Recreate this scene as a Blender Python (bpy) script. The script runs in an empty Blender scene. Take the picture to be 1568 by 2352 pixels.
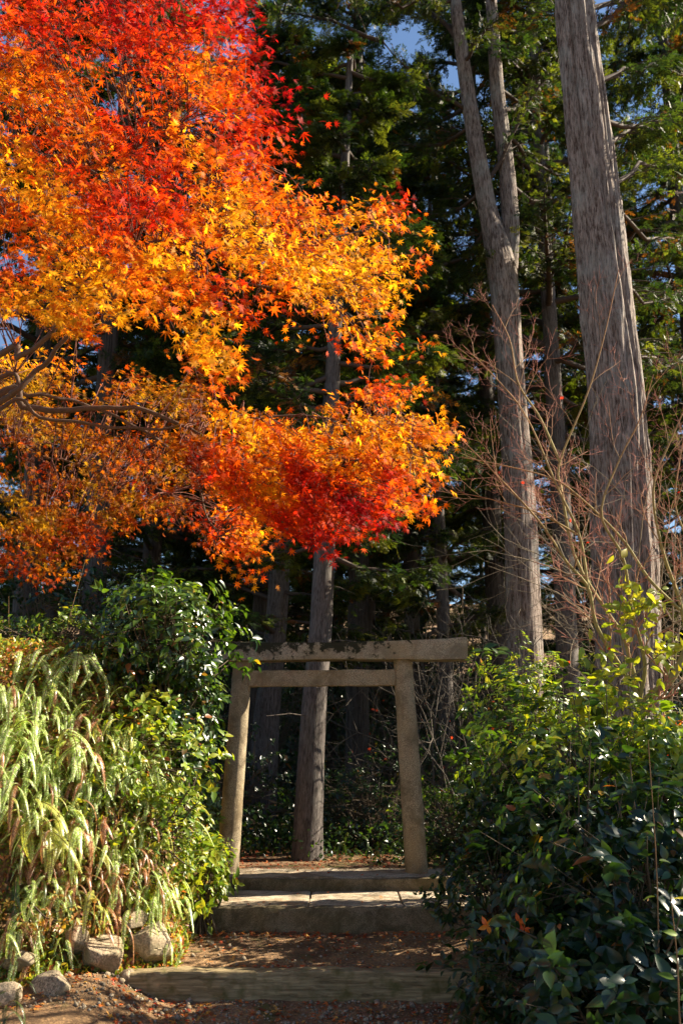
import bpy, math, random
import numpy as np
from mathutils import Vector

# ------------------------------------------------------------------ camera, sky, sun, exposure
SC = bpy.context.scene
F_PX, PITCH, EYE = 2287.0, math.radians(14.1), 1.72
cam_d = bpy.data.cameras.new('camera'); cam = bpy.data.objects.new('camera', cam_d)
SC.collection.objects.link(cam); SC.camera = cam
cam_d.sensor_fit = 'HORIZONTAL'; cam_d.sensor_width = 24.0; cam_d.lens = 35.0
cam_d.clip_start = 0.05; cam_d.clip_end = 2000
cam_d.dof.use_dof = True; cam_d.dof.focus_distance = 8.0; cam_d.dof.aperture_fstop = 3.2
cam.location = (0, 0, EYE); cam.rotation_euler = (math.pi/2 + PITCH, 0, 0)

SUN_B, SUN_E = math.radians(16), math.radians(36)      # beyond pure right, elevation
SUN = Vector((math.cos(SUN_B)*math.cos(SUN_E), math.sin(SUN_B)*math.cos(SUN_E), math.sin(SUN_E)))
world = bpy.data.worlds.new('World'); SC.world = world; world.use_nodes = True
wn = world.node_tree; bg = wn.nodes['Background']
sky = wn.nodes.new('ShaderNodeTexSky'); sky.sky_type = 'NISHITA'; sky.sun_disc = False
sky.sun_elevation = SUN_E; sky.sun_rotation = math.radians(74)
sky.air_density = 1.0; sky.dust_density = 0.2; sky.ozone_density = 3.0
wn.links.new(sky.outputs[0], bg.inputs[0]); bg.inputs[1].default_value = 0.05
sun_d = bpy.data.lights.new('sun', 'SUN'); sun_d.energy = 5.0; sun_d.angle = math.radians(0.5)
sun_d.color = (1.0, 0.88, 0.68)
sun = bpy.data.objects.new('sun', sun_d); SC.collection.objects.link(sun)
sun.rotation_euler = SUN.to_track_quat('Z', 'Y').to_euler()
SC.view_settings.view_transform = 'Standard'; SC.view_settings.look = 'None'
SC.view_settings.exposure = 1.85; SC.view_settings.gamma = 1.0
SC.render.engine = 'CYCLES'
SC.cycles.max_bounces = 7; SC.cycles.diffuse_bounces = 3; SC.cycles.glossy_bounces = 2
SC.cycles.transmission_bounces = 4; SC.cycles.use_denoising = True
SC.cycles.sample_clamp_indirect = 4.0

# ------------------------------------------------------------------ helpers
COL = SC.collection
def R(seed): return np.random.default_rng(seed)
def at(px, py, y):
    """world point on the sight line of picture point (px, py; 1568 x 2352) at forward distance y"""
    u = (px-784)/F_PX; v = -(py-1176)/F_PX
    cp, sp = math.cos(PITCH), math.sin(PITCH)
    d = np.array([u, cp-v*sp, sp+v*cp]); d *= y/d[1]
    return d + np.array([0, 0, EYE])
def at_n(px, py, y):
    u = (px-784)/F_PX; v = -(py-1176)/F_PX
    cp, sp = math.cos(PITCH), math.sin(PITCH)
    d = np.stack([u, cp-v*sp, sp+v*cp], 1); d = d*(y/d[:, 1])[:, None]
    d[:, 2] += EYE
    return d
def sm(a, b, x):
    t = np.clip((x-a)/(b-a), 0, 1); return t*t*(3-2*t)
def unit(a):
    a = np.asarray(a, float); n = np.linalg.norm(a, axis=-1, keepdims=True); return a/np.maximum(n, 1e-9)

class MB:
    def __init__(s): s.V=[]; s.Q=[]; s.T=[]; s.C=[]; s.n=0
    def add(s, V, Q=None, T=None, C=None):
        V = np.asarray(V, float).reshape(-1, 3)
        if Q is not None and len(Q): s.Q.append(np.asarray(Q, np.int64).reshape(-1, 4)+s.n)
        if T is not None and len(T): s.T.append(np.asarray(T, np.int64).reshape(-1, 3)+s.n)
        if C is None: C = (0.5, 0.5, 0.5)
        C = np.asarray(C, float)
        if C.ndim == 1: C = np.tile(C, (len(V), 1))
        s.V.append(V); s.C.append(C); s.n += len(V)
    def build(s, name, mat, parent=None, smooth=True):
        V = np.concatenate(s.V) if s.V else np.zeros((0, 3))
        C = np.concatenate(s.C) if s.C else np.zeros((0, 3))
        Q = np.concatenate(s.Q) if s.Q else np.zeros((0, 4), np.int64)
        T = np.concatenate(s.T) if s.T else np.zeros((0, 3), np.int64)
        me = bpy.data.meshes.new(name)
        me.vertices.add(len(V)); me.vertices.foreach_set('co', V.astype(np.float32).ravel())
        loops = np.concatenate([Q.ravel(), T.ravel()]).astype(np.int32)
        me.loops.add(len(loops)); me.loops.foreach_set('vertex_index', loops)
        st = np.concatenate([np.arange(len(Q))*4, len(Q)*4+np.arange(len(T))*3]).astype(np.int32)
        me.polygons.add(len(st)); me.polygons.foreach_set('loop_start', st)
        me.polygons.foreach_set('use_smooth', np.full(len(st), smooth))
        me.update(calc_edges=True)
        ca = me.color_attributes.new('Col', 'FLOAT_COLOR', 'POINT')
        ca.data.foreach_set('color', np.concatenate([C, np.ones((len(C), 1))], 1).astype(np.float32).ravel())
        me.materials.append(mat)
        o = bpy.data.objects.new(name, me); COL.objects.link(o)
        if parent is not None: o.parent = parent
        return o

def tag(o, label=None, cat=None, group=None, kind=None):
    if label: o['label'] = label
    if cat: o['category'] = cat
    if group: o['group'] = group
    if kind: o['kind'] = kind
    return o
def thing(name, loc, label, cat, group=None, rz=0):
    o = bpy.data.objects.new(name, None); COL.objects.link(o)
    o.location = loc; o.rotation_euler = (0, 0, rz); o.empty_display_size = .2
    return tag(o, label, cat, group)
def copy_thing(root, loc, rz, label, group=None, scale=1.0, drop=(), zs=None):
    r = root.copy(); COL.objects.link(r); r.location = loc; r.rotation_euler = (0, 0, rz); r.scale = (scale,)*3
    r['label'] = label
    if zs: r.scale = (scale, scale, zs)
    if group: r['group'] = group
    for ch in list(root.children):
        if ch.name.split('.')[0] in drop: continue
        c = ch.copy(); COL.objects.link(c); c.parent = r
    return r

def tube(mb, pts, rad, seg=6, col=(.2, .15, .1), col2=None):
    P = np.asarray(pts, float); n = len(P); rad = np.broadcast_to(np.asarray(rad, float), (n,))
    t = unit(np.gradient(P, axis=0))
    ref = np.array([0.13, .21, .97]) if abs(unit(P[-1]-P[0])[2]) < .8 else np.array([.97, .2, .1])
    a = unit(np.cross(t, ref)); b = np.cross(t, a)
    th = np.arange(seg)*2*math.pi/seg
    V = P[:, None]+rad[:, None, None]*(a[:, None]*np.cos(th)[None, :, None]+b[:, None]*np.sin(th)[None, :, None])
    i = np.arange(n-1)[:, None]*seg; j = np.arange(seg)[None]; k = (j+1) % seg
    Q = np.stack([i+j, i+k, i+seg+k, i+seg+j], -1).reshape(-1, 4)
    C = np.tile(np.asarray(col, float), (n, 1))
    if col2 is not None:
        w = np.linspace(0, 1, n)[:, None]; C = C*(1-w)+np.asarray(col2)*w
    mb.add(V.reshape(-1, 3), Q, C=np.repeat(C, seg, 0))
def smooth_path(pts, n):
    """Catmull-Rom through pts (k x m)"""
    P = np.asarray(pts, float); P = np.vstack([2*P[0]-P[1], P, 2*P[-1]-P[-2]])
    k = len(P)-3; u = np.linspace(0, k-1e-6, n); i = u.astype(int); f = (u-i)[:, None]
    p0, p1, p2, p3 = P[i], P[i+1], P[i+2], P[i+3]
    return .5*((2*p1)+(-p0+p2)*f+(2*p0-5*p1+4*p2-p3)*f**2+(-p0+3*p1-3*p2+p3)*f**3)

# --- leaf templates: (verts, quads, tris); tip along +Y, upper face +Z, length ~1
def star_leaf(lobes, notch=.36, cup=.12):
    """lobes: list of (angle deg, length, half width)"""
    V = [(0, .02, 0)]; T = []
    out = []
    for i, (a, l, w) in enumerate(lobes):
        r = math.radians(a)
        out.append((math.sin(r)*l, math.cos(r)*l, -cup*l*l))
        if i < len(lobes)-1:
            m = math.radians((a+lobes[i+1][0])/2); q = notch*(l+lobes[i+1][1])/2
            out.append((math.sin(m)*q, math.cos(m)*q, cup*.2))
    base = (0, -.1, 0)
    out.append(base)
    V += out; n = len(out)
    for i in range(n): T.append((0, 1+(i+1) % n, 1+i))
    V = np.array(V); return V, None, np.array(T)
MAPLE = star_leaf([(-125, .48, 0), (-82, .82, 0), (-40, .95, 0), (0, 1.05, 0), (40, .95, 0), (82, .82, 0), (125, .48, 0)], .34)
MAPLEC = star_leaf([(-118, .42, 0), (-78, .8, 0), (-36, 1.0, 0), (4, 1.1, 0), (43, .9, 0), (88, .7, 0), (128, .4, 0)], .30, .42)
MAPLED = star_leaf([(-130, .5, 0), (-88, .85, 0), (-45, .9, 0), (-3, .95, 0), (38, 1.0, 0), (80, .85, 0), (120, .5, 0)], .36, -.3)
MAPLE5 = star_leaf([(-105, .6, 0), (-50, .9, 0), (0, 1.05, 0), (50, .9, 0), (105, .6, 0)], .38)
def broad_leaf(w=.22, fold=.08, droop=.16, n=5):
    ys = np.linspace(0, 1, n+1); wid = w*np.sin(np.pi*ys**.8)*1.08*(1-.25*ys**2); wid[0] = wid[-1] = 0
    V = []
    for y, x in zip(ys, wid):
        z = -droop*y*y+.06*y
        V += [(-x, y, z+fold*(x/w)), (0, y, z), (x, y, z+fold*(x/w))]
    V = np.array(V); Q = []; T = []
    for i in range(n):
        a = i*3; b = a+3
        if i == 0: T += [(1, b+1, b), (1, b+2, b+1)]
        elif i == n-1: T += [(a, a+1, b+1), (a+1, a+2, b+1)]
        else: Q += [(a, a+1, b+1, b), (a+1, a+2, b+2, b+1)]
    return V, np.array(Q), np.array(T)
BROAD = broad_leaf(); BROADW = broad_leaf(.25, .07, .2, 6); BROADL = broad_leaf(.27, .08, .15, 3)
def sprig(seed, n=9):
    """flat conifer spray of narrow leaflets"""
    r = R(seed); V = []; Q = []
    for i in range(n):
        t = i/(n-1)
        s = -1 if i % 2 else 1
        ang = s*(.95-.55*t)+r.normal(0, .15) if i < n-1 else 0
        base = np.array([0, t*.62, 0]); L = (.42-.12*t)*r.uniform(.7, 1.25); wd = .045+.02*r.random()
        d = np.array([math.sin(ang), math.cos(ang), -.25*r.random()]); nrm = np.array([d[1], -d[0], 0])
        k = len(V); m = base+d*L*.45
        V += [base, m+nrm*wd, base+d*L, m-nrm*wd]; Q += [(k, k+1, k+2, k+3)]
    return np.array(V), np.array(Q), None
SPRIGS = [sprig(i) for i in range(4)]

def leaves(mb, tpl, pos, tip, nrm, scale, col, sx=1.0):
    V, Q, T = tpl; N = len(pos); k = len(V)
    if N == 0: return
    t = unit(tip); x = unit(np.cross(t, nrm)); z = np.cross(x, t)
    sc = np.broadcast_to(np.asarray(scale, float), (N,))
    W = (V[None, :, 0:1]*x[:, None]*sx+V[None, :, 1:2]*t[:, None]+V[None, :, 2:3]*z[:, None])*sc[:, None, None]+pos[:, None]
    off = (np.arange(N)*k)[:, None, None]
    q = (Q[None]+off).reshape(-1, 4) if Q is not None and len(Q) else None
    tt = (T[None]+off).reshape(-1, 3) if T is not None and len(T) else None
    c = np.asarray(col, float)
    if c.ndim == 1: c = np.tile(c, (N, 1))
    mb.add(W.reshape(-1, 3), q, tt, np.repeat(c, k, 0))

class N2:
    """periodic 2-D value noise"""
    def __init__(s, seed, nu=64, nv=256): s.t = R(seed).uniform(-1, 1, (nu, nv)); s.nu = nu; s.nv = nv
    def __call__(s, u, v):
        ui = np.floor(u).astype(int); vi = np.floor(v).astype(int); fu = u-ui; fv = v-vi
        fu = fu*fu*(3-2*fu); fv = fv*fv*(3-2*fv)
        g = lambda a, b: s.t[a % s.nu, b % s.nv]
        return (g(ui, vi)*(1-fu)+g(ui+1, vi)*fu)*(1-fv)+(g(ui, vi+1)*(1-fu)+g(ui+1, vi+1)*fu)*fv
NZ = N2(5, 256, 256)

# ------------------------------------------------------------------ materials
def nodes_mat(name):
    m = bpy.data.materials.new(name); m.use_nodes = True; nt = m.node_tree
    return m, nt, nt.nodes['Principled BSDF'], nt.nodes['Material Output']
def N(nt, t, **kw):
    n = nt.nodes.new(t)
    for k, v in kw.items():
        if k in n.inputs.keys(): n.inputs[k].default_value = v
        else: setattr(n, k, v)
    return n
def leaf_mat(name, rough=.45, trans=.4, gain=(1.3, 1.3, 1.0), spec=.5, var=.35):
    m, nt, b, out = nodes_mat(name); L = nt.links
    a = N(nt, 'ShaderNodeAttribute', attribute_name='Col')
    tc = N(nt, 'ShaderNodeTexCoord'); nz = N(nt, 'ShaderNodeTexNoise', Scale=22.0, Detail=3.0)
    L.new(tc.outputs['Object'], nz.inputs['Vector'])
    mr = N(nt, 'ShaderNodeMapRange'); mr.inputs[3].default_value = 1-var; mr.inputs[4].default_value = 1+var
    L.new(nz.outputs[0], mr.inputs[0])
    mx = N(nt, 'ShaderNodeVectorMath', operation='SCALE'); L.new(a.outputs['Color'], mx.inputs[0]); L.new(mr.outputs[0], mx.inputs['Scale'])
    L.new(mx.outputs[0], b.inputs['Base Color']); b.inputs['Roughness'].default_value = rough
    b.inputs['Specular IOR Level'].default_value = spec
    g = N(nt, 'ShaderNodeVectorMath', operation='MULTIPLY'); g.inputs[1].default_value = gain
    L.new(mx.outputs[0], g.inputs[0])
    tr = N(nt, 'ShaderNodeBsdfTranslucent'); L.new(g.outputs[0], tr.inputs['Color'])
    ms = N(nt, 'ShaderNodeMixShader'); ms.inputs[0].default_value = trans
    L.new(b.outputs[0], ms.inputs[1]); L.new(tr.outputs[0], ms.inputs[2]); L.new(ms.outputs[0], out.inputs[0])
    return m
def bark_mat(name, dark, light, lichen, lf=.35, sc=(9, 9, .8), bump=.6):
    m, nt, b, out = nodes_mat(name); L = nt.links
    tc = N(nt, 'ShaderNodeTexCoord'); mp = N(nt, 'ShaderNodeMapping'); mp.inputs['Scale'].default_value = sc
    L.new(tc.outputs['Object'], mp.inputs[0])
    n1 = N(nt, 'ShaderNodeTexNoise', Scale=2.2, Detail=10.0, Roughness=.7, Distortion=.7); L.new(mp.outputs[0], n1.inputs['Vector'])
    cr = N(nt, 'ShaderNodeValToRGB'); cr.color_ramp.elements[0].position = .42; cr.color_ramp.elements[1].position = .56
    cr.color_ramp.elements[0].color = (*dark, 1); cr.color_ramp.elements[1].color = (*light, 1)
    mp2 = N(nt, 'ShaderNodeMapping'); mp2.inputs['Scale'].default_value = (sc[0]*3.2, sc[1]*3.2, sc[2]*2.2); L.new(tc.outputs['Object'], mp2.inputs[0])
    n0 = N(nt, 'ShaderNodeTexNoise', Scale=2.2, Detail=5.0, Roughness=.6); L.new(mp2.outputs[0], n0.inputs['Vector'])
    av = N(nt, 'ShaderNodeMix', data_type='FLOAT'); av.inputs[0].default_value = .45; L.new(n1.outputs[0], av.inputs[2]); L.new(n0.outputs[0], av.inputs[3])
    L.new(av.outputs[0], cr.inputs[0])
    n2 = N(nt, 'ShaderNodeTexNoise', Scale=2.3, Detail=7.0, Roughness=.7); L.new(tc.outputs['Object'], n2.inputs['Vector'])
    c2 = N(nt, 'ShaderNodeValToRGB'); c2.color_ramp.elements[0].position = .5; c2.color_ramp.elements[1].position = .68
    L.new(n2.outputs[0], c2.inputs[0])
    mu = N(nt, 'ShaderNodeMath', operation='MULTIPLY'); L.new(c2.outputs[0], mu.inputs[0]); mu.inputs[1].default_value = lf
    mx = N(nt, 'ShaderNodeMix', data_type='RGBA'); L.new(mu.outputs[0], mx.inputs[0]); L.new(cr.outputs[0], mx.inputs[6])
    mx.inputs[7].default_value = (*lichen, 1)
    L.new(mx.outputs[2], b.inputs['Base Color']); b.inputs['Roughness'].default_value = .85
    b.inputs['Specular IOR Level'].default_value = .25
    bp = N(nt, 'ShaderNodeBump', Strength=bump, Distance=.02); L.new(av.outputs[0], bp.inputs['Height']); L.new(bp.outputs[0], b.inputs['Normal'])
    return m
def twig_mat(name):
    m, nt, b, out = nodes_mat(name); L = nt.links
    a = N(nt, 'ShaderNodeAttribute', attribute_name='Col'); tc = N(nt, 'ShaderNodeTexCoord')
    nz = N(nt, 'ShaderNodeTexNoise', Scale=35.0, Detail=4.0); L.new(tc.outputs['Object'], nz.inputs['Vector'])
    mr = N(nt, 'ShaderNodeMapRange'); mr.inputs[3].default_value = .6; mr.inputs[4].default_value = 1.4; L.new(nz.outputs[0], mr.inputs[0])
    mx = N(nt, 'ShaderNodeVectorMath', operation='SCALE'); L.new(a.outputs['Color'], mx.inputs[0]); L.new(mr.outputs[0], mx.inputs['Scale'])
    L.new(mx.outputs[0], b.inputs['Base Color']); b.inputs['Roughness'].default_value = .8; b.inputs['Specular IOR Level'].default_value = .2
    return m
def stone_mat(name, base, dark, warm, moss=0.0, speck=260.0, mosslo=2.3):
    m, nt, b, out = nodes_mat(name); L = nt.links
    tc = N(nt, 'ShaderNodeTexCoord')
    n1 = N(nt, 'ShaderNodeTexNoise', Scale=speck, Detail=3.0, Roughness=.8); L.new(tc.outputs['Object'], n1.inputs['Vector'])
    cr = N(nt, 'ShaderNodeValToRGB'); e = cr.color_ramp.elements; e[0].position = .38; e[1].position = .62
    e[0].color = (*[c*.35 for c in base], 1); e[1].color = (*[min(1, c*1.6) for c in base], 1)
    L.new(n1.outputs[0], cr.inputs[0])
    n2 = N(nt, 'ShaderNodeTexNoise', Scale=4.2, Detail=10.0, Roughness=.72, Distortion=.6); L.new(tc.outputs['Object'], n2.inputs['Vector'])
    c2 = N(nt, 'ShaderNodeValToRGB'); c2.color_ramp.elements[0].position = .46; c2.color_ramp.elements[1].position = .6
    L.new(n2.outputs[0], c2.inputs[0])
    m1 = N(nt, 'ShaderNodeMix', data_type='RGBA'); mm = N(nt, 'ShaderNodeMath', operation='MULTIPLY'); mm.inputs[1].default_value = .8
    L.new(c2.outputs[0], mm.inputs[0]); L.new(mm.outputs[0], m1.inputs[0]); L.new(cr.outputs[0], m1.inputs[6]); m1.inputs[7].default_value = (*dark, 1)
    n3 = N(nt, 'ShaderNodeTexNoise', Scale=1.7, Detail=5.0); L.new(tc.outputs['Object'], n3.inputs['Vector'])
    c3 = N(nt, 'ShaderNodeValToRGB'); c3.color_ramp.elements[0].position = .45; c3.color_ramp.elements[1].position = .7
    L.new(n3.outputs[0], c3.inputs[0])
    m2 = N(nt, 'ShaderNodeMix', data_type='RGBA'); m3 = N(nt, 'ShaderNodeMath', operation='MULTIPLY'); m3.inputs[1].default_value = .5
    L.new(c3.outputs[0], m3.inputs[0]); L.new(m3.outputs[0], m2.inputs[0]); L.new(m1.outputs[2], m2.inputs[6]); m2.inputs[7].default_value = (*warm, 1)
    last = m2.outputs[2]
    if moss > 0:
        n4 = N(nt, 'ShaderNodeTexNoise', Scale=7.0, Detail=9.0, Roughness=.72); L.new(tc.outputs['Object'], n4.inputs['Vector'])
        sx = N(nt, 'ShaderNodeSeparateXYZ'); L.new(tc.outputs['Object'], sx.inputs[0])
        r1 = N(nt, 'ShaderNodeMapRange'); r1.inputs[1].default_value = mosslo; r1.inputs[2].default_value = mosslo+.3
        r1.inputs[3].default_value = -.07; r1.inputs[4].default_value = .12; L.new(sx.outputs[2], r1.inputs[0])
        rx = N(nt, 'ShaderNodeMapRange'); rx.inputs[1].default_value = .4; rx.inputs[2].default_value = 1.5
        rx.inputs[3].default_value = 0.0; rx.inputs[4].default_value = -.2; L.new(sx.outputs[0], rx.inputs[0])
        ad = N(nt, 'ShaderNodeMath', operation='ADD'); L.new(n4.outputs[0], ad.inputs[0]); L.new(r1.outputs[0], ad.inputs[1])
        ad2 = N(nt, 'ShaderNodeMath', operation='ADD'); L.new(ad.outputs[0], ad2.inputs[0]); L.new(rx.outputs[0], ad2.inputs[1])
        c4 = N(nt, 'ShaderNodeValToRGB'); c4.color_ramp.elements[0].position = .54; c4.color_ramp.elements[1].position = .6
        L.new(ad2.outputs[0], c4.inputs[0])
        m4 = N(nt, 'ShaderNodeMix', data_type='RGBA'); L.new(c4.outputs[0], m4.inputs[0]); L.new(last, m4.inputs[6]); m4.inputs[7].default_value = (.03, .028, .014, 1)
        last = m4.outputs[2]
    L.new(last, b.inputs['Base Color']); b.inputs['Roughness'].default_value = .9; b.inputs['Specular IOR Level'].default_value = .25
    bp = N(nt, 'ShaderNodeBump', Strength=.5, Distance=.006); L.new(n1.outputs[0], bp.inputs['Height'])
    bp2 = N(nt, 'ShaderNodeBump', Strength=.5, Distance=.02); L.new(n2.outputs[0], bp2.inputs['Height']); L.new(bp.outputs[0], bp2.inputs['Normal'])
    L.new(bp2.outputs[0], b.inputs['Normal'])
    return m
def ground_mat(name):
    m, nt, b, out = nodes_mat(name); L = nt.links
    tc = N(nt, 'ShaderNodeTexCoord')
    n1 = N(nt, 'ShaderNodeTexNoise', Scale=1.6, Detail=10.0, Roughness=.7); L.new(tc.outputs['Object'], n1.inputs['Vector'])
    cr = N(nt, 'ShaderNodeValToRGB'); e = cr.color_ramp.elements; e[0].position = .35; e[1].position = .65
    e[0].color = (.17, .095, .045, 1); e[1].color = (.50, .32, .16, 1); L.new(n1.outputs[0], cr.inputs[0])
    n2 = N(nt, 'ShaderNodeTexVoronoi', Scale=38.0); L.new(tc.outputs['Object'], n2.inputs['Vector'])
    c2 = N(nt, 'ShaderNodeValToRGB'); c2.color_ramp.elements[0].color = (1.25, 1.15, 1.0, 1); c2.color_ramp.elements[1].color = (.45, .4, .36, 1)
    c2.color_ramp.elements[1].position = .6; L.new(n2.outputs['Distance'], c2.inputs[0])
    mx = N(nt, 'ShaderNodeMix', data_type='RGBA', blend_type='MULTIPLY'); mx.inputs[0].default_value = .8
    L.new(cr.outputs[0], mx.inputs[6]); L.new(c2.outputs[0], mx.inputs[7])
    n3 = N(nt, 'ShaderNodeTexNoise', Scale=2.4, Detail=6.0); L.new(tc.outputs['Object'], n3.inputs['Vector'])
    c3 = N(nt, 'ShaderNodeValToRGB'); c3.color_ramp.elements[0].position = .58; c3.color_ramp.elements[1].position = .68; L.new(n3.outputs[0], c3.inputs[0])
    m2 = N(nt, 'ShaderNodeMix', data_type='RGBA'); L.new(c3.outputs[0], m2.inputs[0]); L.new(mx.outputs[2], m2.inputs[6]); m2.inputs[7].default_value = (.12, .11, .02, 1)
    L.new(m2.outputs[2], b.inputs['Base Color']); b.inputs['Roughness'].default_value = .95
    n5 = N(nt, 'ShaderNodeTexNoise', Scale=30.0, Detail=8.0, Roughness=.75); L.new(tc.outputs['Object'], n5.inputs['Vector'])
    bp = N(nt, 'ShaderNodeBump', Strength=.9, Distance=.04); L.new(n5.outputs[0], bp.inputs['Height']); L.new(bp.outputs[0], b.inputs['Normal'])
    return m
def wood_mat(name):
    m, nt, b, out = nodes_mat(name); L = nt.links
    tc = N(nt, 'ShaderNodeTexCoord'); mp = N(nt, 'ShaderNodeMapping'); mp.inputs['Scale'].default_value = (1.2, 22, 22)
    L.new(tc.outputs['Object'], mp.inputs[0])
    n1 = N(nt, 'ShaderNodeTexNoise', Scale=2.0, Detail=9.0, Roughness=.65, Distortion=.5); L.new(mp.outputs[0], n1.inputs['Vector'])
    cr = N(nt, 'ShaderNodeValToRGB'); e = cr.color_ramp.elements; e[0].position = .34; e[1].position = .66
    e[0].color = (.10, .07, .03, 1); e[1].color = (.38, .29, .15, 1); L.new(n1.outputs[0], cr.inputs[0])
    n2 = N(nt, 'ShaderNodeTexNoise', Scale=4.0, Detail=7.0); L.new(tc.outputs['Object'], n2.inputs['Vector'])
    c2 = N(nt, 'ShaderNodeValToRGB'); c2.color_ramp.elements[0].position = .5; c2.color_ramp.elements[1].position = .7; n2.inputs['Scale'].default_value = 9.0; L.new(n2.outputs[0], c2.inputs[0])
    mx = N(nt, 'ShaderNodeMix', data_type='RGBA'); L.new(c2.outputs[0], mx.inputs[0]); L.new(cr.outputs[0], mx.inputs[6]); mx.inputs[7].default_value = (.11, .09, .025, 1)
    L.new(mx.outputs[2], b.inputs['Base Color']); b.inputs['Roughness'].default_value = .9
    bp = N(nt, 'ShaderNodeBump', Strength=.6, Distance=.015); L.new(n1.outputs[0], bp.inputs['Height']); L.new(bp.outputs[0], b.inputs['Normal'])
    return m
M_MAPLE = leaf_mat('maple_leaf', .6, .6, (1.5, 1.35, 1.0), .12, .35)
M_NEEDLE = leaf_mat('conifer_spray', .55, .4, (1.5, 1.6, .7), .3, .4)
M_GLOSS = leaf_mat('glossy_leaf', .3, .3, (2.6, 2.4, .5), .6, .3)
M_SOFT = leaf_mat('soft_leaf', .4, .42, (1.8, 1.6, .6), .5, .35)
M_FERN = leaf_mat('fern_leaf', .32, .35, (1.6, 1.5, .7), .7, .3)
M_LITTER = leaf_mat('fallen_leaf', .7, .25, (1.3, 1.1, 1), .3, .4)
M_TWIG = twig_mat('twig')
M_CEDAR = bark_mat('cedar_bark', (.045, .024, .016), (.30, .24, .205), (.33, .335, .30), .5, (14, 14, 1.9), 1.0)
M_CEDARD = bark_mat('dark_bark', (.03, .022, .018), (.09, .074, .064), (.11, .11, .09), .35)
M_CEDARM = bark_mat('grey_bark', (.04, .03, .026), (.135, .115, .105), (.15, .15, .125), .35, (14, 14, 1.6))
M_GRAN = stone_mat('granite', (.31, .25, .165), (.13, .10, .06), (.30, .20, .09), speck=130.0)
M_GRANM = stone_mat('mossy_granite', (.32, .27, .19), (.16, .13, .09), (.31, .23, .12), moss=1.0, mosslo=-.2, speck=130.0)
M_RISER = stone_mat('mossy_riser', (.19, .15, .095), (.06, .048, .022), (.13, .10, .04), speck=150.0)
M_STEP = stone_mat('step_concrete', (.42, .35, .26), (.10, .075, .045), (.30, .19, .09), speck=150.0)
M_ROCK = stone_mat('boulder', (.32, .25, .17), (.13, .12, .08), (.30, .23, .12), speck=60.0)
M_GROUND = ground_mat('earth')
M_WOOD = wood_mat('timber')
M_PEB = stone_mat('pebble', (.30, .25, .18), (.15, .11, .07), (.28, .19, .10), speck=90.0)

# ------------------------------------------------------------------ ground
def bank_in(x, y):
    """how far inside the left bank: it faces the path on its right side and the viewer on its front"""
    d1 = (-1.30-.12*np.clip(y-10.5, 0, 9)-x)*2.4; d2 = y-(8.25+.70*np.clip(x+1.4, -4, .3))
    return np.minimum(d1, d2)
def H(x, y):
    x = np.asarray(x, float); y = np.asarray(y, float)
    path = np.interp(y, [-20, 6, 7.95, 8.05, 9.25, 9.35, 10.4, 10.5, 11.0, 14, 22, 30, 60, 130],
                        [-.3, -.16, .01, .18, .27, .30, .34, .5, .585, .60, .9, 1.6, 5.5, 22])
    side = np.interp(y, [-20, 6, 9, 11.0, 14, 22, 30, 60, 130], [-.3, .0, .35, .57, .64, .9, 1.6, 5.5, 22])
    w = sm(1.0, 1.7, np.abs(x+.15)); z = path*(1-w)+side*w
    bh = np.interp(y, [-10, 8.5, 10, 12, 16, 24], [2.35, 2.35, 2.2, 1.3, .5, 0])
    z = z+bh*sm(-.05, 1.5, bank_in(x, y))
    z = z+.35*sm(1.4, 3.5, x)*np.interp(y, [0, 12, 20], [1, 1, 0])
    z = z+.03*NZ(x*2.1, y*2.1)*np.where(np.abs(x) < 1.3, .5, 1.5)+.012*NZ(x*9, y*9)
    return z
def hit(px, py, d):
    """where the sight line meets the bank, else distance d"""
    ys = np.arange(6.6, 10.6, .02); P = at_n(np.full_like(ys, px), np.full_like(ys, py), ys)
    k = np.nonzero(P[:, 2] <= H(P[:, 0], P[:, 1]))[0]
    return float(ys[k[0]]) if len(k) else d
def build_ground():
    a = np.concatenate([np.linspace(-70, -6, 30)[:-1], np.linspace(-6, -1, 90)[:-1], np.linspace(-1, 1.6, 60)[:-1], np.linspace(1.6, 6, 40)[:-1], np.linspace(6, 70, 30)])
    b = np.concatenate([np.linspace(-14, 5, 25)[:-1], np.linspace(5, 12, 150)[:-1], np.linspace(12, 24, 60)[:-1], np.linspace(24, 128, 50)])
    X, Y = np.meshgrid(a, b); Z = H(X, Y)
    V = np.stack([X, Y, Z], -1).reshape(-1, 3); nx = len(a)
    i = np.arange(len(b)-1)[:, None]*nx+np.arange(nx-1)[None]
    mb = MB(); mb.add(V, np.stack([i, i+1, i+nx+1, i+nx], -1).reshape(-1, 4))
    tag(mb.build('ground', M_GROUND), kind='structure')
build_ground()

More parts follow.
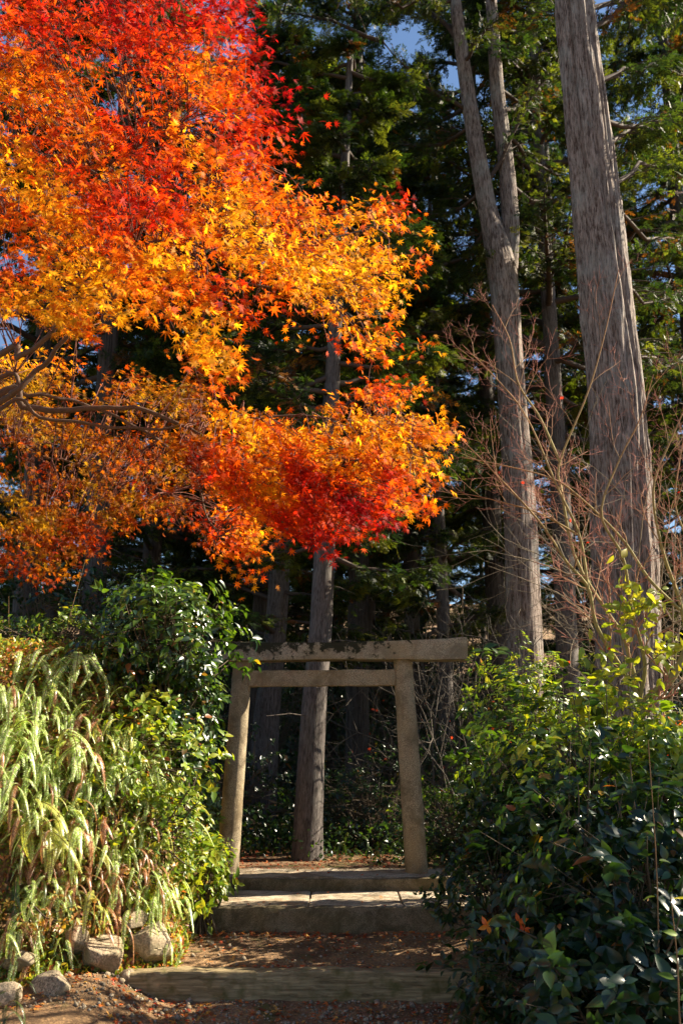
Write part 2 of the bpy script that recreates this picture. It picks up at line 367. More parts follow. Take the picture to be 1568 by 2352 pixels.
# ------------------------------------------------------------------ blocks (worn stone / timber)
def worn_block(mb, x0, x1, y0, y1, z0, z1, seed, amp=.008, res=.05, bev=.02, col=(.5, .5, .5)):
    """rounded box with slightly uneven faces; closed surface"""
    nx, ny, nz = [max(3, int(round((b-a)/res))+1) for a, b in ((x0, x1), (y0, y1), (z0, z1))]
    c = np.array([(x0+x1)/2, (y0+y1)/2, (z0+z1)/2]); h = np.array([(x1-x0)/2, (y1-y0)/2, (z1-z0)/2])
    nz_ = N2(seed, 64, 64)
    for ax in range(3):
        o = [k for k in range(3) if k != ax]; n = [nx, ny, nz]
        for s in (-1, 1):
            u = np.linspace(-1, 1, n[o[0]]); v = np.linspace(-1, 1, n[o[1]])
            # crowd samples to the edges
            U, W = np.meshgrid(u, v, indexing='ij'); P = np.zeros(U.shape+(3,))
            P[..., ax] = s*h[ax]; P[..., o[0]] = U*h[o[0]]; P[..., o[1]] = W*h[o[1]]
            inner = np.clip(P, -(h-bev), h-bev); d = P-inner
            P = inner+unit(d)*bev*np.minimum(1, np.linalg.norm(d, axis=-1, keepdims=True)/1e-6)
            q = P+c
            q = q+unit(d)*(amp*(nz_(q[..., 0]*5+q[..., 2]*3+7, q[..., 1]*5+q[..., 2]*4)+.6*nz_(q[..., 0]*17, q[..., 2]*17+q[..., 1]*13)))[..., None]
            V = q.reshape(-1, 3); nn = n[o[1]]
            i = np.arange(n[o[0]]-1)[:, None]*nn+np.arange(nn-1)[None]
            Q = np.stack([i, i+1, i+nn+1, i+nn], -1).reshape(-1, 4)
            flip = (s > 0) ^ (ax == 1)
            if flip: Q = Q[:, ::-1]
            mb.add(V, Q, C=col)

# ------------------------------------------------------------------ torii
def torii():
    c = at(744, 2004, 10.95); base = np.array([c[0]-.03, 10.95, .605]); yaw = math.radians(-5)
    t = thing('torii_gate', base, 'weathered grey granite shrine gate with two leaning posts at the top of the steps', 'torii gate', rz=yaw)
    hw0, hw1, ph = .99, .878, 2.185
    for s, lean in ((-1, 0), (1, 0)):
        mb = MB(); nr, sg = 60, 40; z = np.linspace(-.06, ph, nr); th = np.arange(sg)*2*math.pi/sg
        cx = s*(hw0+(hw1-hw0)*z/ph); r = .118-.016*z/ph
        Z, T = np.meshgrid(z, th, indexing='ij')
        r2 = r[:, None]*(1+.018*NZ(T/(2*math.pi)*12+s*20, Z*5)+.012*NZ(T/(2*math.pi)*40+7, Z*14))
        V = np.stack([cx[:, None]+r2*np.cos(T), r2*np.sin(T), Z], -1).reshape(-1, 3)
        i = np.arange(nr-1)[:, None]*sg; j = np.arange(sg)[None]; k = (j+1) % sg
        mb.add(V, np.stack([i+j, i+k, i+sg+k, i+sg+j], -1).reshape(-1, 4))
        mb.build('post', M_GRAN, t)
    mb = MB(); worn_block(mb, -.80, .80, -.07, .07, ph-.275, ph-.1, 3, .004, .03, .012)
    mb.build('tie_beam', M_GRAN, t)
    # top beam, its ends thicken and rise a little
    mb = MB(); worn_block(mb, -1.575, 1.575, -.14, .14, -.115, .115, 4, .005, .03, .014)
    for V in mb.V:
        k = np.abs(V[:, 0])/1.575
        V[:, 2] = V[:, 2]*(.82+.24*k**2)+.012*k**3
        V[:, 1] *= (.95+.08*k)
    o = mb.build('top_beam', M_GRANM, t); o.location = (0, 0, ph+.097)
    return t
torii()

# ------------------------------------------------------------------ steps
def step_thing(name, label, cat, mat, *blocks):
    mb = MB()
    for b in blocks: worn_block(mb, *b)
    return tag(mb.build(name, mat), label, cat)
def stone_step(label, riser, slabs):
    y0 = riser[2]; t = thing('stone_step', (0, y0, riser[5]), label, 'step')
    off = np.array([0, y0, riser[5]])
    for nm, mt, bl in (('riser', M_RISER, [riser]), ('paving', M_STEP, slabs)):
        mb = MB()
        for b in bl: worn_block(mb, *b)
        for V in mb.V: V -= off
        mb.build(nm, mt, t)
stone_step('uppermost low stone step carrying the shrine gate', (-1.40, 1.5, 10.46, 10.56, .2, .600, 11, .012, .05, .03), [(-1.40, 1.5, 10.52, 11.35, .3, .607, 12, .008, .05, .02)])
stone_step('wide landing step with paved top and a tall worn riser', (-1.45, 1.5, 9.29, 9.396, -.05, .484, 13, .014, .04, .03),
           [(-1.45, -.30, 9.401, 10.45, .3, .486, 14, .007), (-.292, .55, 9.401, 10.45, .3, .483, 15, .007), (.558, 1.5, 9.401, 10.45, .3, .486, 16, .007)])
def timber():
    mb = MB(); worn_block(mb, -1.62, 1.25, 7.93, 8.10, -.12, .225, 16, .012, .03, .03)
    o = mb.build('timber_step', M_WOOD); tag(o, 'mossy timber baulk edging the lowest earth step', 'step')
timber()

# ------------------------------------------------------------------ rocks, pebbles, litter
def rock_mesh(seed, r, flat=.75):
    import bmesh
    bm = bmesh.new(); bmesh.ops.create_icosphere(bm, subdivisions=4, radius=1)
    V = np.array([v.co for v in bm.verts]); rr = R(seed)
    F = np.array([[v.index for v in f.verts] for f in bm.faces]); bm.free()
    for k in range(13):
        d = unit(rr.normal(size=3)); c = rr.uniform(.5, .8)
        e = V@d-c; V = V-np.where(e > 0, e*.95, 0)[:, None]*d
    n = .05*NZ(V[:, 0]*1.6+seed, V[:, 1]*1.6+V[:, 2]*1.2)+.025*NZ(V[:, 0]*9+V[:, 2]*5, V[:, 1]*9+seed)
    V = V*(1+n)[:, None]*np.array([1, .85, flat])*r
    mb = MB(); mb.add(V, T=F); return mb
ROCKS = [  # px, py, depth, r, label
 (345, 2165, 8.1, .24, 'large pale boulder at the foot of the bank beside the timber step'),
 (235, 2190, 7.8, .23, 'brown boulder between the large pale boulder and the fern-covered rock'),
 (122, 2255, 7.6, .20, 'round rock under hanging fern fronds near the bottom left corner'),
 (15, 2290, 7.4, .19, 'smooth pale rock in the very bottom left corner'),
 (290, 2235, 7.6, .08, 'small mossy stone in front of the brown boulder'),
 (40, 2205, 7.75, .15, 'half-buried rock behind the pale corner rock'),
 (180, 2150, 7.95, .15, 'rock tucked in the bank above the round rock'),
 (300, 2110, 8.15, .14, 'rock in the bank above the gap between the two boulders')]
for i, (px, py, d, r, lb) in enumerate(ROCKS):
    d = hit(px, py, d)-.10; p = at(px, py, d); o = rock_mesh(40+i, r*.95*d/7.8, .82 if i == 0 else .72).build('boulder', M_ROCK)
    o.location = (p[0], p[1], p[2]-.02); o.rotation_euler = (0, 0, i*1.3); tag(o, lb, 'rock', 'rocks at the foot of the left bank')

def surf_n(x, y):
    e = .05; zx = (H(x+e, y)-H(x-e, y))/(2*e); zy = (H(x, y+e)-H(x, y-e))/(2*e)
    return unit(np.stack([-zx, -zy, np.ones_like(zx)], -1))
def pebbles():
    r = R(77); mb = MB()
    t = np.array([(0, 0, 1), (1, 0, .1), (.3, .9, 0), (-.8, .6, .1), (-.8, -.6, 0), (.3, -.9, .1), (0, 0, -.6),
                  (.6, .5, .65), (-.6, .2, .7), (.1, -.6, .7)], float)
    T = np.array([(0, 7, 8), (0, 8, 9), (0, 9, 7), (7, 1, 2), (7, 2, 8), (2, 3, 8), (8, 3, 4), (8, 4, 9), (9, 4, 5), (9, 5, 1), (9, 1, 7),
                  (6, 2, 1), (6, 3, 2), (6, 4, 3), (6, 5, 4), (6, 1, 5)])
    n = 2400
    x = r.uniform(-2.3, 1.4, n); y = np.where(r.random(n) < .75, r.uniform(7.2, 7.95, n), r.uniform(8.1, 9.28, n))
    k = bank_in(x, y) < .1; x, y = x[k], y[k]; n = len(x)
    s = r.lognormal(-4.9, .55, n).clip(.003, .032)
    z = H(x, y)+s*.2
    a = r.uniform(0, 6.28, n)
    tip = np.stack([np.cos(a), np.sin(a), r.normal(0, .2, n)], 1); nr = np.stack([r.normal(0, .2, n), r.normal(0, .2, n), np.ones(n)], 1)
    leaves(mb, (t, None, T), np.stack([x, y, z], 1), tip, nr, s, (.3, .25, .2))
    tag(mb.build('gravel', M_PEB), 'grey and brown gravel strewn over the earth path', None, kind='stuff')
pebbles()
def pal(r, n, cols, w=None, jit=.25):
    c = np.array(cols, float)[r.choice(len(cols), n, p=None if w is None else np.array(w)/sum(w))]
    return np.clip(c*(1+r.uniform(-jit, jit, (n, 1)))*(1+r.uniform(-.08, .08, (n, 3))), 0, 1)
LITTER = [(.42, .07, .02), (.5, .14, .03), (.5, .25, .06), (.2, .07, .03), (.3, .12, .05)]
def litter():
    r = R(78); mb = MB()
    def drop(n, x0, x1, y0, y1, zf, s0=.018, s1=.042, cols=LITTER, wts=None, tpl=MAPLE5):
        x = r.uniform(x0, x1, n); y = r.uniform(y0, y1, n)
        k = (NZ(x*1.7+9, y*1.7) > r.uniform(-1, .6, n)); x, y = x[k], y[k]; n = len(x)
        z = zf(x, y)+.006+r.random(n)*.012; a = r.uniform(0, 6.28, n)
        tip = np.stack([np.cos(a), np.sin(a), r.normal(0, .25, n)], 1); nr = surf_n(x, y)+r.normal(0, .35, (n, 3))
        leaves(mb, tpl, np.stack([x, y, z], 1), tip, nr, r.uniform(s0, s1, n), pal(r, n, cols, wts))
    drop(1100, -2.4, 1.5, 7.1, 7.92, H)
    drop(500, -2.4, -.9, 7.1, 7.92, H, .02, .04, [(.6, .14, .02), (.6, .28, .04), (.45, .06, .02)])
    drop(500, -1.6, 1.4, 8.13, 9.28, H)
    drop(450, -1.5, 1.4, 9.12, 9.28, H)
    drop(350, -1.6, 1.3, 8.1, 8.22, H)
    drop(2400, -2.4, .6, 11.36, 14, H, .02, .04, [(.36, .07, .02), (.25, .05, .02), (.4, .13, .04)])
    drop(900, .6, 5, 11.4, 18, H, .02, .05)
    drop(40, -1.2, 1.3, 9.32, 10.4, lambda x, y: np.full_like(x, .488), .02, .035, [(.6, .16, .03), (.5, .08, .02)])
    drop(60, -1.2, 1.4, 10.5, 11.3, lambda x, y: np.full_like(x, .61), .02, .035, [(.5, .12, .03), (.4, .06, .02)])
    tag(mb.build('leaf_litter', M_LITTER), 'red and brown fallen maple leaves scattered on the ground', None, kind='stuff')
litter()

# ------------------------------------------------------------------ trunks
def bark_trunk(mb, path, rad, seg=72, step=.09, furrow=.06, seed=0, flare=0.0, nf=26):
    """path k x 3 bottom to top, rad k"""
    P = np.asarray(path, float); L = np.linalg.norm(np.diff(P, axis=0), axis=1).sum(); n = max(8, int(L/step))
    S = smooth_path(np.column_stack([P, rad]), n); C, r = S[:, :3], S[:, 3]
    t = unit(np.gradient(C, axis=0)); a = unit(np.cross(np.array([0, 1., 0]), t)); b = np.cross(t, a)
    th = np.arange(seg)*2*math.pi/seg; l = np.linspace(0, L, n)
    nz = N2(seed+900, nf, 512); nz2 = N2(seed+901, nf*3, 512); nz3 = N2(seed+902, 6, 128)
    T, Lg = np.meshgrid(th, l, indexing='xy')
    u = T/(2*math.pi)
    warp = .5*nz3(u*6, Lg*.5)
    d = furrow*(nz(u*nf+warp*1.5, Lg*.7)*.9-.6*np.abs(nz2(u*nf*3+warp*3, Lg*1.8)))+.05*nz3(u*6, Lg*.35)
    if flare: d = d+flare*np.exp(-Lg/.35)*(1+.5*nz3(u*6, Lg*0+3))
    rr = r[:, None]*(1+d)
    V = C[:, None]+rr[..., None]*(a[:, None]*np.cos(T)[..., None]+b[:, None]*np.sin(T)[..., None])
    i = np.arange(n-1)[:, None]*seg; j = np.arange(seg)[None]; k = (j+1) % seg
    mb.add(V.reshape(-1, 3), np.stack([i+j, i+k, i+seg+k, i+seg+j], -1).reshape(-1, 4))
def px_trunk(pts, y, origin):
    """pts: (px, py, width px) bottom to top at forward distance y -> local path, radii"""
    P = np.array([at(a, b, y) for a, b, w in pts]); dist = np.linalg.norm(P-np.array([0, 0, EYE]), axis=1)
    # a picture point far from the centre is magnified: depth along the axis counts
    ax = np.array([0, math.cos(PITCH), math.sin(PITCH)]); dep = (P-np.array([0, 0, EYE]))@ax
    r = np.array([w for _, _, w in pts])*dep/F_PX/2
    return P-origin, r

# conifer foliage along a limb (local coordinates)
GREEN = [(.024, .043, .009), (.042, .062, .010), (.016, .030, .010), (.08, .095, .012), (.15, .055, .012), (.13, .14, .016)]
GW = [3, 3, 3, 2, .7, 1.2]
def spray_limb(mb, fol, r, p0, p1, rad, n, size=.2, spread=.5, sag=.12, start=.25, cols=GREEN, wts=GW):
    L = np.linalg.norm(p1-p0); k = 7; s = np.linspace(0, 1, k)
    path = p0+(p1-p0)*s[:, None]; path[:, 2] += sag*L*np.sin(s*math.pi)*r.choice([-1, .6]); path += r.normal(0, .02*L, (k, 3))*(s*(1-s)*4)[:, None]
    tube(mb, path, rad*(1-.85*s)+.004, 6, (.07, .05, .04))
    d = unit(path[-1]-path[0]); side = unit(np.cross(d, [0, 0, 1.])); 
    nb = max(4, int(L*5)); per = max(3, int(1.3*n)//(nb*2))
    for q in range(nb):
        u = start+(1-start)*(q+r.random())/nb; c = np.array([np.interp(u, s, path[:, m]) for m in range(3)])
        for sg in (-1, 1):
            bl = spread*(1.15-u*.75)*r.uniform(.5, 1.2)*L**.5
            bd = unit(d*.75+side*sg*r.uniform(.5, 1.1)+np.array([0, 0, r.uniform(-.45, .1)])); e = c+bd*bl
            mid = (c+e)/2+np.array([0, 0, .05*bl])
            tube(mb, [c, mid, e], [rad*.22+.003, rad*.14+.002, .002], 4, (.07, .05, .04))
            w = r.uniform(.15, 1.05, per)
            P = c+(e-c)*w[:, None]+r.normal(0, .055+.04*bl, (per, 3)); P[:, 2] -= .06*w
            tip = bd+r.normal(0, .5, (per, 3))+np.array([0, 0, -.45]); nr = np.array([0, 0, 1.])+r.normal(0, .6, (per, 3))
            base = pal(r, 1, cols, wts, .3)[0]
            colr = base*(1+r.uniform(-.3, .3, (per, 1)))
            for v in range(2):
                kk = slice(v, None, 2); leaves(fol, SPRIGS[(q+v) % 4], P[kk], tip[kk], nr[kk], size*.74*r.uniform(.45, 1.35, len(P[kk])), colr[kk])

def conifer_proto(seed, Ht, z0, r0, Lmax, nl, ns, size, name='conifer_tree', trunkmat=None, seg=28):
    r = R(seed); root = thing(name, (0, 0, -50), 'x', 'tree')
    mb = MB(); lean = r.normal(0, .006, 2); zz = np.linspace(-.3, Ht, 8)
    path = np.stack([lean[0]*zz+.018*r.normal(size=8), lean[1]*zz+.018*r.normal(size=8), zz], 1)
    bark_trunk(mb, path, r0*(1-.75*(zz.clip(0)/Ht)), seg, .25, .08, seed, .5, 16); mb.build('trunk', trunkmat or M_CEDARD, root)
    lm, fo = MB(), MB()
    for i in range(nl):
        z = z0+(Ht-z0)*((i+r.random())/nl)**.9; f = (z-z0)/(Ht-z0)
        L = Lmax*(1-f*.75)*r.uniform(.55, 1.1)*(1 if f > .12 else .7); az = i*2.4+r.normal(0, .4)
        p0 = np.array([np.interp(z, zz, path[:, 0]), np.interp(z, zz, path[:, 1]), z])
        p1 = p0+np.array([math.cos(az)*L, math.sin(az)*L, L*r.uniform(-.25, .35)])
        spray_limb(lm, fo, r, p0, p1, .035+.01*L, ns, size)
    # short dead snags on the bare bole
    for i in range(14):
        z = r.uniform(2, z0+1); az = r.uniform(0, 6.28); L = r.uniform(.3, 1.5); p0 = np.array([np.interp(z, zz, path[:, 0]), np.interp(z, zz, path[:, 1]), z])
        dr = np.array([math.cos(az), math.sin(az), r.uniform(-.3, .3)])
        tube(lm, [p0, p0+dr*L*.5, p0+dr*L+[0, 0, -.1]], [.012, .008, .003], 4, (.1, .08, .065))
    lm.build('branches', M_TWIG, root); fo.build('crown', M_NEEDLE, root)
    return root
def kill(root):
    for c in list(root.children): bpy.data.objects.remove(c)
    bpy.data.objects.remove(root)
PA = conifer_proto(1, 17, 5.5, .2, 3.2, 60, 240, .25)
PB = conifer_proto(2, 20, 4.2, .24, 3.6, 66, 240, .27)
PC = conifer_proto(3, 14, 3.0, .17, 2.6, 50, 230, .24)
PD = conifer_proto(4, 22, 1.2, .26, 4.2, 80, 190, .32)
# --- individually readable trunks behind the gate (px x at py 1400, depth, proto, scale, rz, label)
MID = [
 (738, 12.6, PA, .88, .3, 'straight conifer trunk standing behind the middle of the shrine gate'),
 (628, 15.5, PB, .9, 1.2, 'conifer trunk rising behind the left half of the gate beam'),
 (596, 17.0, PA, .90, 2.0, 'dark trunk half hidden just left of the trunk behind the left gate post'),
 (842, 22.0, PB, .90, .9, 'slim far trunk right of the middle of the gate opening'),
 (887, 25.0, PA, .80, 2.9, 'very thin far trunk behind the right gate post top'),
 (945, 21.0, PA, 1.0, 4.0, 'dark trunk above the right half of the gate beam'),
 (1022, 17.5, PC, .85, 5.0, 'slender sunlit trunk just right of the gate beam end'),
 (1140, 19.0, PA, 1.1, 1.9, 'dark trunk close behind the left side of the forked tree'),
 (1300, 15.5, PA, 1.0, .6, 'grey trunk standing between the forked tree and the giant trunk'),
 (532, 22.0, PB, .8, 3.3, 'far dark trunk above the left gate post'),
 (210, 15.0, PA, 1.05, 4.4, 'dark trunk behind the low maple leaves on the left'),
 (60, 16.0, PB, .95, 5.2, 'trunk near the left edge under the maple leaves'),
 (120, 20.0, PC, 1.1, 2.6, 'far trunk between two nearer ones under the left maple leaves'),
 (340, 19.0, PB, .95, .2, 'dark trunk above the tall camellia on the left bank'),
 (420, 24.0, PA, 1.0, 1.0, 'slim far trunk behind the top of the camellia'),
]
rr = R(31)
def deep_label(x, y):
    px = 784+x/y*F_PX*.97
    w = 'at the left edge under the maple' if px < 260 else 'behind the camellia and the low maple sprays' if px < 520 else 'seen through or above the gate' if px < 980 else \
        'left of the forked tree' if px < 1180 else 'between the forked and the giant tree' if px < 1380 else 'near the right edge past the giant trunk'
    return ('dark conifer ' if y < 28 else 'distant dark conifer ' if y < 42 else 'farthest dim conifer ')+w
for px, d, pr, sc, rz, lb in MID:
    p = at(px, 1400, d); z = float(H(p[0], d))-.05
    copy_thing(pr, (p[0], d, z), rz, lb, 'conifers of the wood behind the gate', sc, zs={738: .68, 628: .62, 532: .62}.get(px))
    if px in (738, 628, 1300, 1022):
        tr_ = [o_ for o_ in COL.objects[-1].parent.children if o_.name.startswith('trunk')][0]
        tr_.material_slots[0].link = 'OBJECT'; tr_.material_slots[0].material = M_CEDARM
    if px in (738, 628, 596):   # these lean, their feet further left
        o_ = COL.objects[-1].parent; o_.location.x -= {738: .16, 628: .11, 596: .12}[px]; o_.rotation_euler = (0, {738: .045, 628: .04, 596: .035}[px], 0)
# --- deeper wood: rows that close the view
k = 0
for y, n, prs in ((24, 7, (PB, PD, PA)), (30, 8, (PD, PB)), (37, 9, (PD, PB)), (46, 10, (PD,)), (57, 11, (PD,))):
    half = y*.40+3
    for i in range(n):
        x = -half+2*half*(i+.5)/n+rr.normal(0, .5); yy = y+rr.uniform(-2.5, 2.5)
        if 24 <= y < 30 and 2.2 < x < 4.5: continue
        copy_thing(prs[k % len(prs)], (x, yy, float(H(x, yy))-.1), rr.uniform(0, 6.28), deep_label(x, yy),
                   'conifers deep in the wood', rr.uniform(.8, 1.15)*(.62 if -4.5 < x < -.5 and y < 36 else 1)*(.76 if y >= 30 else 1)); k += 1

for i in range(18):   # unseen conifers added right of the view to keep the sun out of the wood
    yy = 24+i*2.0; x = yy*.36+3.4+(i % 3)*3.2
    copy_thing((PB, PD)[i % 2], (x, yy, float(H(x, yy))-.1), i*1.7, 'unseen dark conifer added right of the wood to shade it', 'unseen conifers shading the wood', 1.0)
for x, yy, pr, rz, lb in ((6.6, 17.6, PB, .7, 'conifer at the right edge whose green sprays hang behind the giant trunk'), (8.2, 19.5, PD, 2.2, 'taller conifer beyond the one at the right edge'), (4.9, 21.0, PB, 4.1, 'conifer filling the gap right of the giant trunk, farther back'), (.3, 18.5, PB, 1.1, 'tall dark conifer whose crown closes the sky above the tip of the maple'), (-1.6, 21.5, PB, 3.0, 'tall conifer half hidden by the right rim of the maple crown')):
    copy_thing(pr, (x, yy, float(H(x, yy))-.1), rz, lb, 'conifers of the wood behind the gate', 1.0)
# ------------------------------------------------------------------ giant cedar on the right (A) and forked tree (B)
def tree_a():
    y = 11.6; o = at(1442, 1800, y); o[2] = float(H(o[0], y))
    t = thing('giant_cedar', o, 'giant straight cedar with fissured grey-red bark, largest trunk, near the right edge', 'tree')
    P, r = px_trunk([(1452, 1960, 172), (1447, 1750, 158), (1440, 1550, 150), (1432, 1250, 140), (1416, 950, 125), (1396, 700, 115), (1372, 480, 105), (1347, 280, 96), (1325, 60, 86), (1305, -180, 78), (1288, -420, 70)], y, o)
    mb = MB(); bark_trunk(mb, P, r, 150, .05, .15, 11, .1, 44); mb.build('trunk', M_CEDAR, t)
    r_ = R(12); lm, fo = MB(), MB()
    for (a, b, c, d, dy, n) in [(1378, 185, 1560, 160, .8, 260), (1385, 275, 1600, 210, 1.5, 300), (1395, 330, 1580, 300, 2.5, 260), (1360, 60, 1600, -40, 1.0, 300), (1412, 420, 1590, 380, 1.2, 240), (1405, 470, 1600, 520, 2.0, 240), (1350, 20, 1620, 60, 2.2, 300),
                                (1320, 40, 1230, -60, 1.5, 150), (1410, 600, 1540, 640, 3.0, 160), (1420, 760, 1580, 800, 2.6, 120)]:
        p0 = at(a, b, y)-o; p1 = at(c, d, y+dy)-o
        spray_limb(lm, fo, r_, p0, p1, .034, int(n*1.4), .2, .5, start=.06)
    for i in range(26):   # upper crown above the picture
        z = 12.5+i*.35; az = i*2.4; L = 3.0*(1-i/40); p0 = np.array([P[-1][0], P[-1][1], z]); p1 = p0+np.array([math.cos(az)*L, math.sin(az)*L, -.2])
        spray_limb(lm, fo, r_, p0, p1, .05, 90, .28)
    tube(lm, [P[-1], P[-1]+[0, 0, 4], P[-1]+[0, 0, 9]], [r[-1]*.97, r[-1]*.6, .03], 16, (.15, .1, .08))
    lm.build('branches', M_TWIG, t); fo.build('crown', M_NEEDLE, t)
tree_a()
def tree_b():
    y = 14.0; o = at(1205, 1750, y); o[2] = float(H(o[0], y))
    t = thing('forked_cedar', o, 'grey cedar whose trunk forks in two high up, left of the giant trunk', 'tree')
    P, r = px_trunk([(1212, 1850, 92), (1208, 1600, 84), (1202, 1400, 77), (1192, 1150, 71), (1178, 950, 66), (1166, 780, 64), (1156, 650, 66), (1142, 570, 58), (1122, 490, 44), (1105, 400, 40), (1085, 290, 36), (1068, 180, 32), (1052, 60, 28), (1035, -80, 24), (1020, -220, 18)], y, o)
    mb = MB(); bark_trunk(mb, P, r, 100, .06, .07, 21, .12, 26)
    P2, r2 = px_trunk([(1163, 700, 46), (1168, 600, 44), (1172, 520, 42), (1166, 420, 38), (1154, 310, 35), (1142, 200, 31), (1132, 60, 27), (1122, -100, 22), (1115, -260, 16)], y+.08, o)
    bark_trunk(mb, P2, r2, 70, .06, .07, 22, 0, 20)
    mb.build('trunk', M_CEDAR, t)
    r_ = R(23); lm, fo = MB(), MB()
    LM = [(1068, 250, 880, 95, -.6, 260), (880, 95, 640, 30, -1.2, 300), (1085, 285, 880, 330, 1, 280), (1110, 440, 950, 480, 1.5, 220), (1118, 420, 1290, 140, -.5, 220), (1155, 300, 1330, 410, 1.2, 220),
          (1168, 420, 1330, 450, 1.5, 160), (1060, 150, 1150, 40, -1, 160), (1050, 90, 900, -40, .5, 260), (1075, 200, 900, 190, .8, 240), (1140, 200, 1290, 230, 1, 220), (1130, 60, 1290, 20, 1, 260),
          (1125, 500, 960, 640, 2, 200), (1040, 0, 800, -60, -1.2, 320), (1130, 0, 1200, -120, -1, 200), (1150, 250, 1250, 100, 1.8, 200), (1045, 60, 960, -30, 1.8, 220)]
    for (a, b, c, d, dy, n) in LM:
        p0 = at(a, b, y if a > 890 else y-.6)-o; p1 = at(c, d, y+dy)-o
        spray_limb(lm, fo, r_, p0, p1, .036, int(n*1.3), .17, .5, start=.12)
    lm.build('branches', M_TWIG, t); fo.build('crown', M_NEEDLE, t)
tree_b()

# ------------------------------------------------------------------ the maple
MAP_POLY = {  # regions in picture points, depth range, sprays, leaf size factor
 'upper': ([(-60, -60), (525, -60), (555, 60), (590, 150), (600, 250), (650, 320), (600, 400), (640, 470), (760, 470), (900, 470), (955, 540), (935, 620), (900, 680), (870, 740), (880, 790), (850, 825),
            (780, 810), (700, 770), (610, 745), (540, 755), (500, 860), (440, 850), (380, 740), (330, 750), (240, 735), (150, 775), (80, 720), (-60, 690)], 3.9, 6.5, 2050),
 'tier': ([(420, 880), (500, 900), (560, 945), (650, 930), (780, 905), (880, 870), (960, 880), (900, 930), (1020, 975), (980, 1020), (980, 1100), (940, 1160), (880, 1190), (780, 1240), (680, 1230), (600, 1190), (520, 1130), (430, 1060), (380, 960)], 5.4, 6.8, 900),
 'low': ([(-60, 800), (60, 790), (230, 830), (420, 900), (520, 1000), (560, 1120), (600, 1220), (560, 1290), (490, 1270), (400, 1210), (300, 1190), (200, 1260), (120, 1330), (-60, 1320)], 6.6, 8.6, 900),
}
def in_poly(x, y, poly):
    P = np.array(poly, float); c = np.zeros(len(x), bool); j = len(P)-1
    for i in range(len(P)):
        c ^= ((P[i, 1] > y) != (P[j, 1] > y)) & (x < (P[j, 0]-P[i, 0])*(y-P[i, 1])/(P[j, 1]-P[i, 1]+1e-9)+P[i, 0]); j = i
    return c
YEL, GOL, ORA, RED, CRI = [np.array(c) for c in ((.70, .34, .010), (.66, .19, .006), (.60, .085, .004), (.50, .026, .003), (.28, .005, .007))]
def maple_col(px, py, r):
    """leaf colour by place in the crown: redder to the top and rim, golden in the middle, crimson at the low rim; shade painted in at the low left"""
    n = len(px); q = NZ((px*.82+py*.57)/170+3, (py*.82-px*.57)/55)*.30+NZ(px/30+30, py/24)*.22+r.normal(0, .14, n)
    red = .27+.30*sm(190, 60, py)*sm(560, 400, px)+.28*sm(430, 40, py)*sm(0, 350, px)+.22*sm(150, 20, py)+.75*sm(440, 640, px)*sm(480, 250, py)
    q = q+.10*NZ(px/14+5, py/14)
    dline = np.abs((py-330)-(px-300)*1.45)/1.76; red += .42*np.exp(-(dline/65)**2)*((px > 230) & (px < 520))
    red += .42*np.exp(-(((px-320)/150)**2+((py-470)/70)**2))
    red += .45*sm(860, 930, px)*sm(560, 440, py)
    red -= .25*np.exp(-(((px-480)/170)**2+((py-560)/90)**2))+.2*np.exp(-(((px-800)/140)**2+((py-650)/120)**2))
    red -= .28*np.exp(-(((px-130)/130)**2+((py-690)/80)**2))+.15*np.exp(-(((px-60)/120)**2+((py-520)/70)**2))
    red -= .2*np.exp(-(((px-440)/90)**2+((py-590)/60)**2))
    t2 = py > 860; jx = px+NZ(px/40+50, py/40)*45; jy = py+NZ(px/50, py/50+70)*70
    red = np.where(t2, .30+.8*sm(1070, 1190, jy)*sm(600, 700, jx)*sm(960, 840, jx)+.25*np.exp(-(((px-470)/90)**2))*sm(950, 1150, py)+.1*sm(950, 880, py)-.1*sm(800, 950, px)*sm(1100, 1000, py), red)
    red = np.where((px < 430) & (py > 800), .24+.3*sm(1150, 1280, py), red)
    v = np.clip(red+q, 0, 1.25)
    st = [0, .25, .5, .85, 1.25]; cs = np.array([YEL, GOL, ORA, RED, CRI])
    c = np.stack([np.interp(v, st, cs[:, k]) for k in range(3)], 1)
    shade_lowleft = ((px < 480) & (py > 850))[:, None]
    c = np.where(shade_lowleft, c*np.array([.46, .52, .7]), c)  # low left leaf colours darkened to stand in for shade
    return c*np.exp(r.normal(-.06, .22, (n, 1)))
